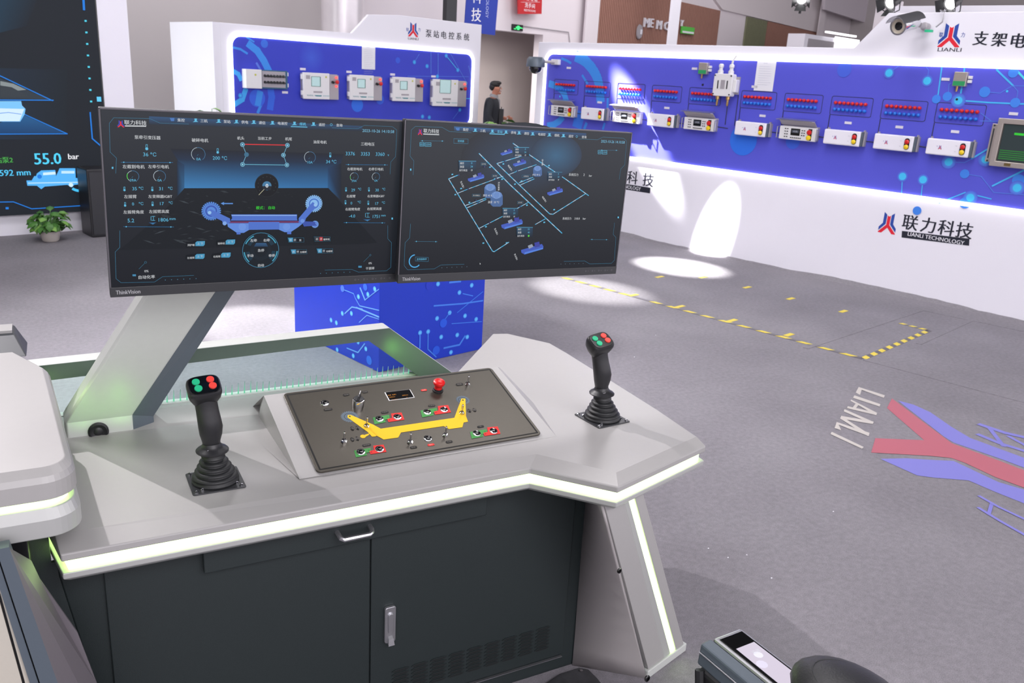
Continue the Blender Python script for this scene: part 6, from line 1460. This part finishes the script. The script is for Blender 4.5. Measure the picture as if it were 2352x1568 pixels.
# ------------------------------------------------------------------ man walking past the opening
def man():
    P = onz(1131, 185, 1.70); fx = Vector((.86, -.50, 0)).normalized()      # walks to the right
    M = frame((P.x, P.y, 0), fx, (0, 0, 1))                  # x forward, y = to his left hand side (away)
    t = thing('person', 'man in a dark suit jacket and grey shirt walking right past the opening', 'person', M)
    def skin(name, pts, edges, m, lv=2):
        me = bpy.data.meshes.new(name); me.from_pydata([p[:3] for p in pts], edges, []); o = bpy.data.objects.new(name, me); C.objects.link(o); o.parent = t
        sk = o.modifiers.new('skin', 'SKIN'); sk.use_smooth_shade = True
        for i, p in enumerate(pts):
            me.skin_vertices[0].data[i].radius = (p[3], p[4] if len(p) > 4 else p[3]); me.skin_vertices[0].data[i].use_root = (i == 0)
        s = o.modifiers.new('sub', 'SUBSURF'); s.levels = lv; s.render_levels = lv
        me.materials.append(m); return o
    # body (skin): pelvis, spine, neck, head, arms with hands, legs with feet - one surface
    b = [(0, 0, .92, .09, .12), (.01, 0, 1.12, .085, .11), (.02, 0, 1.30, .09, .11), (.03, 0, 1.43, .055), (.05, 0, 1.49, .05), (.075, 0, 1.56, .086, .074), (.075, 0, 1.62, .084, .074),
         (.01, -.16, 1.36, .036), (-.03, -.20, 1.12, .042), (.10, -.19, .93, .032), (.14, -.19, .88, .034, .02), (.01, .16, 1.36, .036), (.06, .20, 1.14, .042), (.22, .17, 1.10, .032), (.27, .16, 1.10, .034, .02),
         (.03, -.09, .85, .08), (.12, -.09, .48, .055), (.14, -.09, .10, .04), (.25, -.09, .05, .04, .03), (-.03, .09, .85, .08), (-.06, .09, .48, .055), (-.26, .09, .14, .04), (-.18, .09, .05, .04, .03)]
    skin('body', b, [(0, 1), (1, 2), (2, 3), (3, 4), (4, 5), (5, 6), (2, 7), (7, 8), (8, 9), (9, 10), (2, 11), (11, 12), (12, 13), (13, 14), (0, 15), (15, 16), (16, 17), (17, 18), (0, 19), (19, 20), (20, 21), (21, 22)], m_skin)
    for sg, hx, hy, hz, dx in ((-1, .15, -.19, .87, Vector((.3, 0, -1))), (1, .29, .16, 1.10, Vector((1, -.3, -.1)))):
        d = dx.normalized(); sd = Vector((0, 0, 1)).cross(d); sd = sd.normalized() if sd.length > .1 else Vector((0, 1, 0)); up_ = d.cross(sd)
        for k_i, ln in enumerate((.065, .075, .07, .055)):
            o_ = Vector((hx, hy, hz)) + up_ * (.024 - .016 * k_i)
            MB().tube([o_, o_ + d * ln * .5, o_ + d * ln * .8 + sd * .015, o_ + d * ln * .9 + sd * .03], [.009, .0085, .008, .006], 8).build('finger', m_skin, t, smooth=True)
        o_ = Vector((hx, hy, hz)) + up_ * .02 - d * .03
        MB().tube([o_, o_ + d * .03 + up_ * .02 + sd * .01, o_ + d * .05 + up_ * .022 + sd * .025], [.011, .010, .007], 8).build('thumb', m_skin, t, smooth=True)
    # face features
    MB().loft([[(.148, -.014, 1.565), (.148, .014, 1.565), (.150, .004, 1.61), (.150, -.004, 1.61)], [(.170, -.007, 1.568), (.170, .007, 1.568), (.153, .002, 1.606), (.153, -.002, 1.606)]]).build('nose', m_skin, t, bevel=.004)
    MB().ball((.148, 0, 1.540), .012, .026, .008, 10, 6).build('mouth', mat('lip_skin', (160, 85, 80), .5), t, smooth=True)
    MB().ball((.118, 0, 1.508), .035, .04, .022, 12, 8).build('chin', m_skin, t, smooth='all')
    for s in (-1, 1):
        MB().ball((.062, s * .078, 1.575), .018, .010, .030, 10, 8).build('ear', m_skin, t, smooth='all')
        MB().ball((.138, s * .030, 1.592), .012, .012, .007, 10, 6).build('eye', m_gloss, t, smooth='all')
        MB().tube([(.145, s * .015, 1.612), (.138, s * .045, 1.612)], .004, 6).build('eyebrow', m_hair, t)
    hr = MB(); 
    for (x, z, rx, ry, rz) in ((.045, 1.642, .088, .080, .060), (.012, 1.60, .062, .078, .062), (.085, 1.668, .070, .068, .034)): hr.ball((x, 0, z), rx, ry, rz, 16, 10)
    hr.build('hair', m_hair, t, smooth='all')
    # clothes
    j = [(0, 0, .86, .125, .165), (0, 0, 1.0, .14, .165), (.005, 0, 1.15, .145, .165), (.01, 0, 1.30, .15, .175), (.02, 0, 1.405, .10, .12), (0, -.165, 1.375, .070), (-.035, -.205, 1.13, .058), (.09, -.195, .96, .046), (0, .165, 1.375, .070), (.055, .205, 1.15, .058), (.18, .18, 1.105, .046)]
    skin('jacket', j, [(0, 1), (1, 2), (2, 3), (3, 4), (3, 5), (5, 6), (6, 7), (3, 8), (8, 9), (9, 10)], m_suit)
    MB().loft([[(.10, -.035, 1.44), (.10, .035, 1.44), (.12, .02, 1.16), (.12, -.02, 1.16)], [(.145, -.04, 1.40), (.145, .04, 1.40), (.150, .02, 1.16), (.150, -.02, 1.16)]]).build('shirt_front', m_shirt, t, bevel=.01)
    MB().lathe([(.078, 0), (.068, .035), (.064, .05), (.06, .05)], 16, (.035, 0, 1.435), (.2, 0, 1)).build('shirt_collar', m_shirt, t, smooth=True)
    tr_ = [(0, 0, .90, .115, .15), (.03, -.09, .82, .09), (.12, -.09, .48, .068), (.14, -.09, .12, .058), (-.03, .09, .82, .09), (-.06, .09, .48, .068), (-.25, .09, .16, .058)]
    skin('trousers', tr_, [(0, 1), (1, 2), (2, 3), (0, 4), (4, 5), (5, 6)], m_suit)
    for x, y, z in ((.20, -.09, .04), (-.21, .09, .06)): MB().ball((x, y, z), .14, .05, .045, 14, 8).build('shoe', m_gloss, t, smooth='all')
    bg_ = thing('document_case', 'dark flat case held under the arm of the man in the suit', 'case', M @ Matrix.Translation((.17, .06, 1.0)))
    MB().box(-.04, .04, -.12, .12, 0, .26).build('case', m_black, bg_, bevel=.012); MB().tube([(0, -.04, .26), (0, -.03, .285), (0, .03, .285), (0, .04, .26)], .006, 6).build('handle', m_black, bg_)
man()
# small litter on the carpet
sp = None
for i, (x, y) in enumerate(((1457, 820), (1627, 1260), (1715, 1275), (1672, 1281), (1772, 1328), (1914, 1175), (1506, 1040 - 270))):
    M = Matrix.Translation(onz(x, y)); lb = ['tiny pale speck on the carpet above the right joystick', 'tiny speck left of two others on the carpet', 'tiny pale speck upper right of the carpet specks', 'larger tiny speck in the middle of the carpet specks', 'tiny speck lowest right on the carpet', 'single bright speck in the wide carpet at the right', 'faint speck on the carpet beside the right joystick head'][i]
    if sp is None:
        sp = thing('litter_speck', lb, 'litter', M, 'specks of litter'); MB().ball((0, 0, .002), .004, .003, .002, 6, 4).build('crumb', m_white, sp)
    else: copy_tree(sp, M, lb)

# ================================================================== SPOT BEAMS that fall on the long wall and the floor
w2p = lambda a, z, y=0.0: W2 @ Vector((a, y, z))
spot('beam_lamp', w2p(-4.65, 4.55, -1.1), w2p(-2.22, 1.32), 16000, 7.2, .6, (1, .98, 1), .03)
spot('beam_lamp', w2p(.2, 5.2, -2.2), w2p(-1.0, .22), 7000, 5.5, .25, (1, .98, .97), .03)
spot('beam_lamp', (4.6, 10.5, 6.0), tuple(onz(1560, 612)), 11000, 8, .6, (1, 1, .95), .03)
spot('beam_lamp', (2.2, 10.5, 6.0), tuple(onz(1350, 665)), 7000, 8, .8, (1, 1, .95), .03)
spot('beam_lamp', (0.2, 9.5, 6.0), tuple(onz(600, 745)), 4500, 9, .6, (1, 1, .95), .03)
spot('beam_lamp', (-1.6, 8.5, 6.0), tuple(onz(140, 905)), 3000, 9, .6, (1, 1, .95), .03)
# added green spots without fixtures, tinting the post and the guard frame
for x in (.03, .13): spot('green_tint_spot', (x, 2.31, .812), (x, 2.42, .93), .10, 110, 1.0, (.30, 1.0, .12), .008)
spot('green_tint_spot', (.98, 2.37, .90), (1.03, 2.50, .91), .35, 120, 1.0, (.30, 1.0, .12), .008)
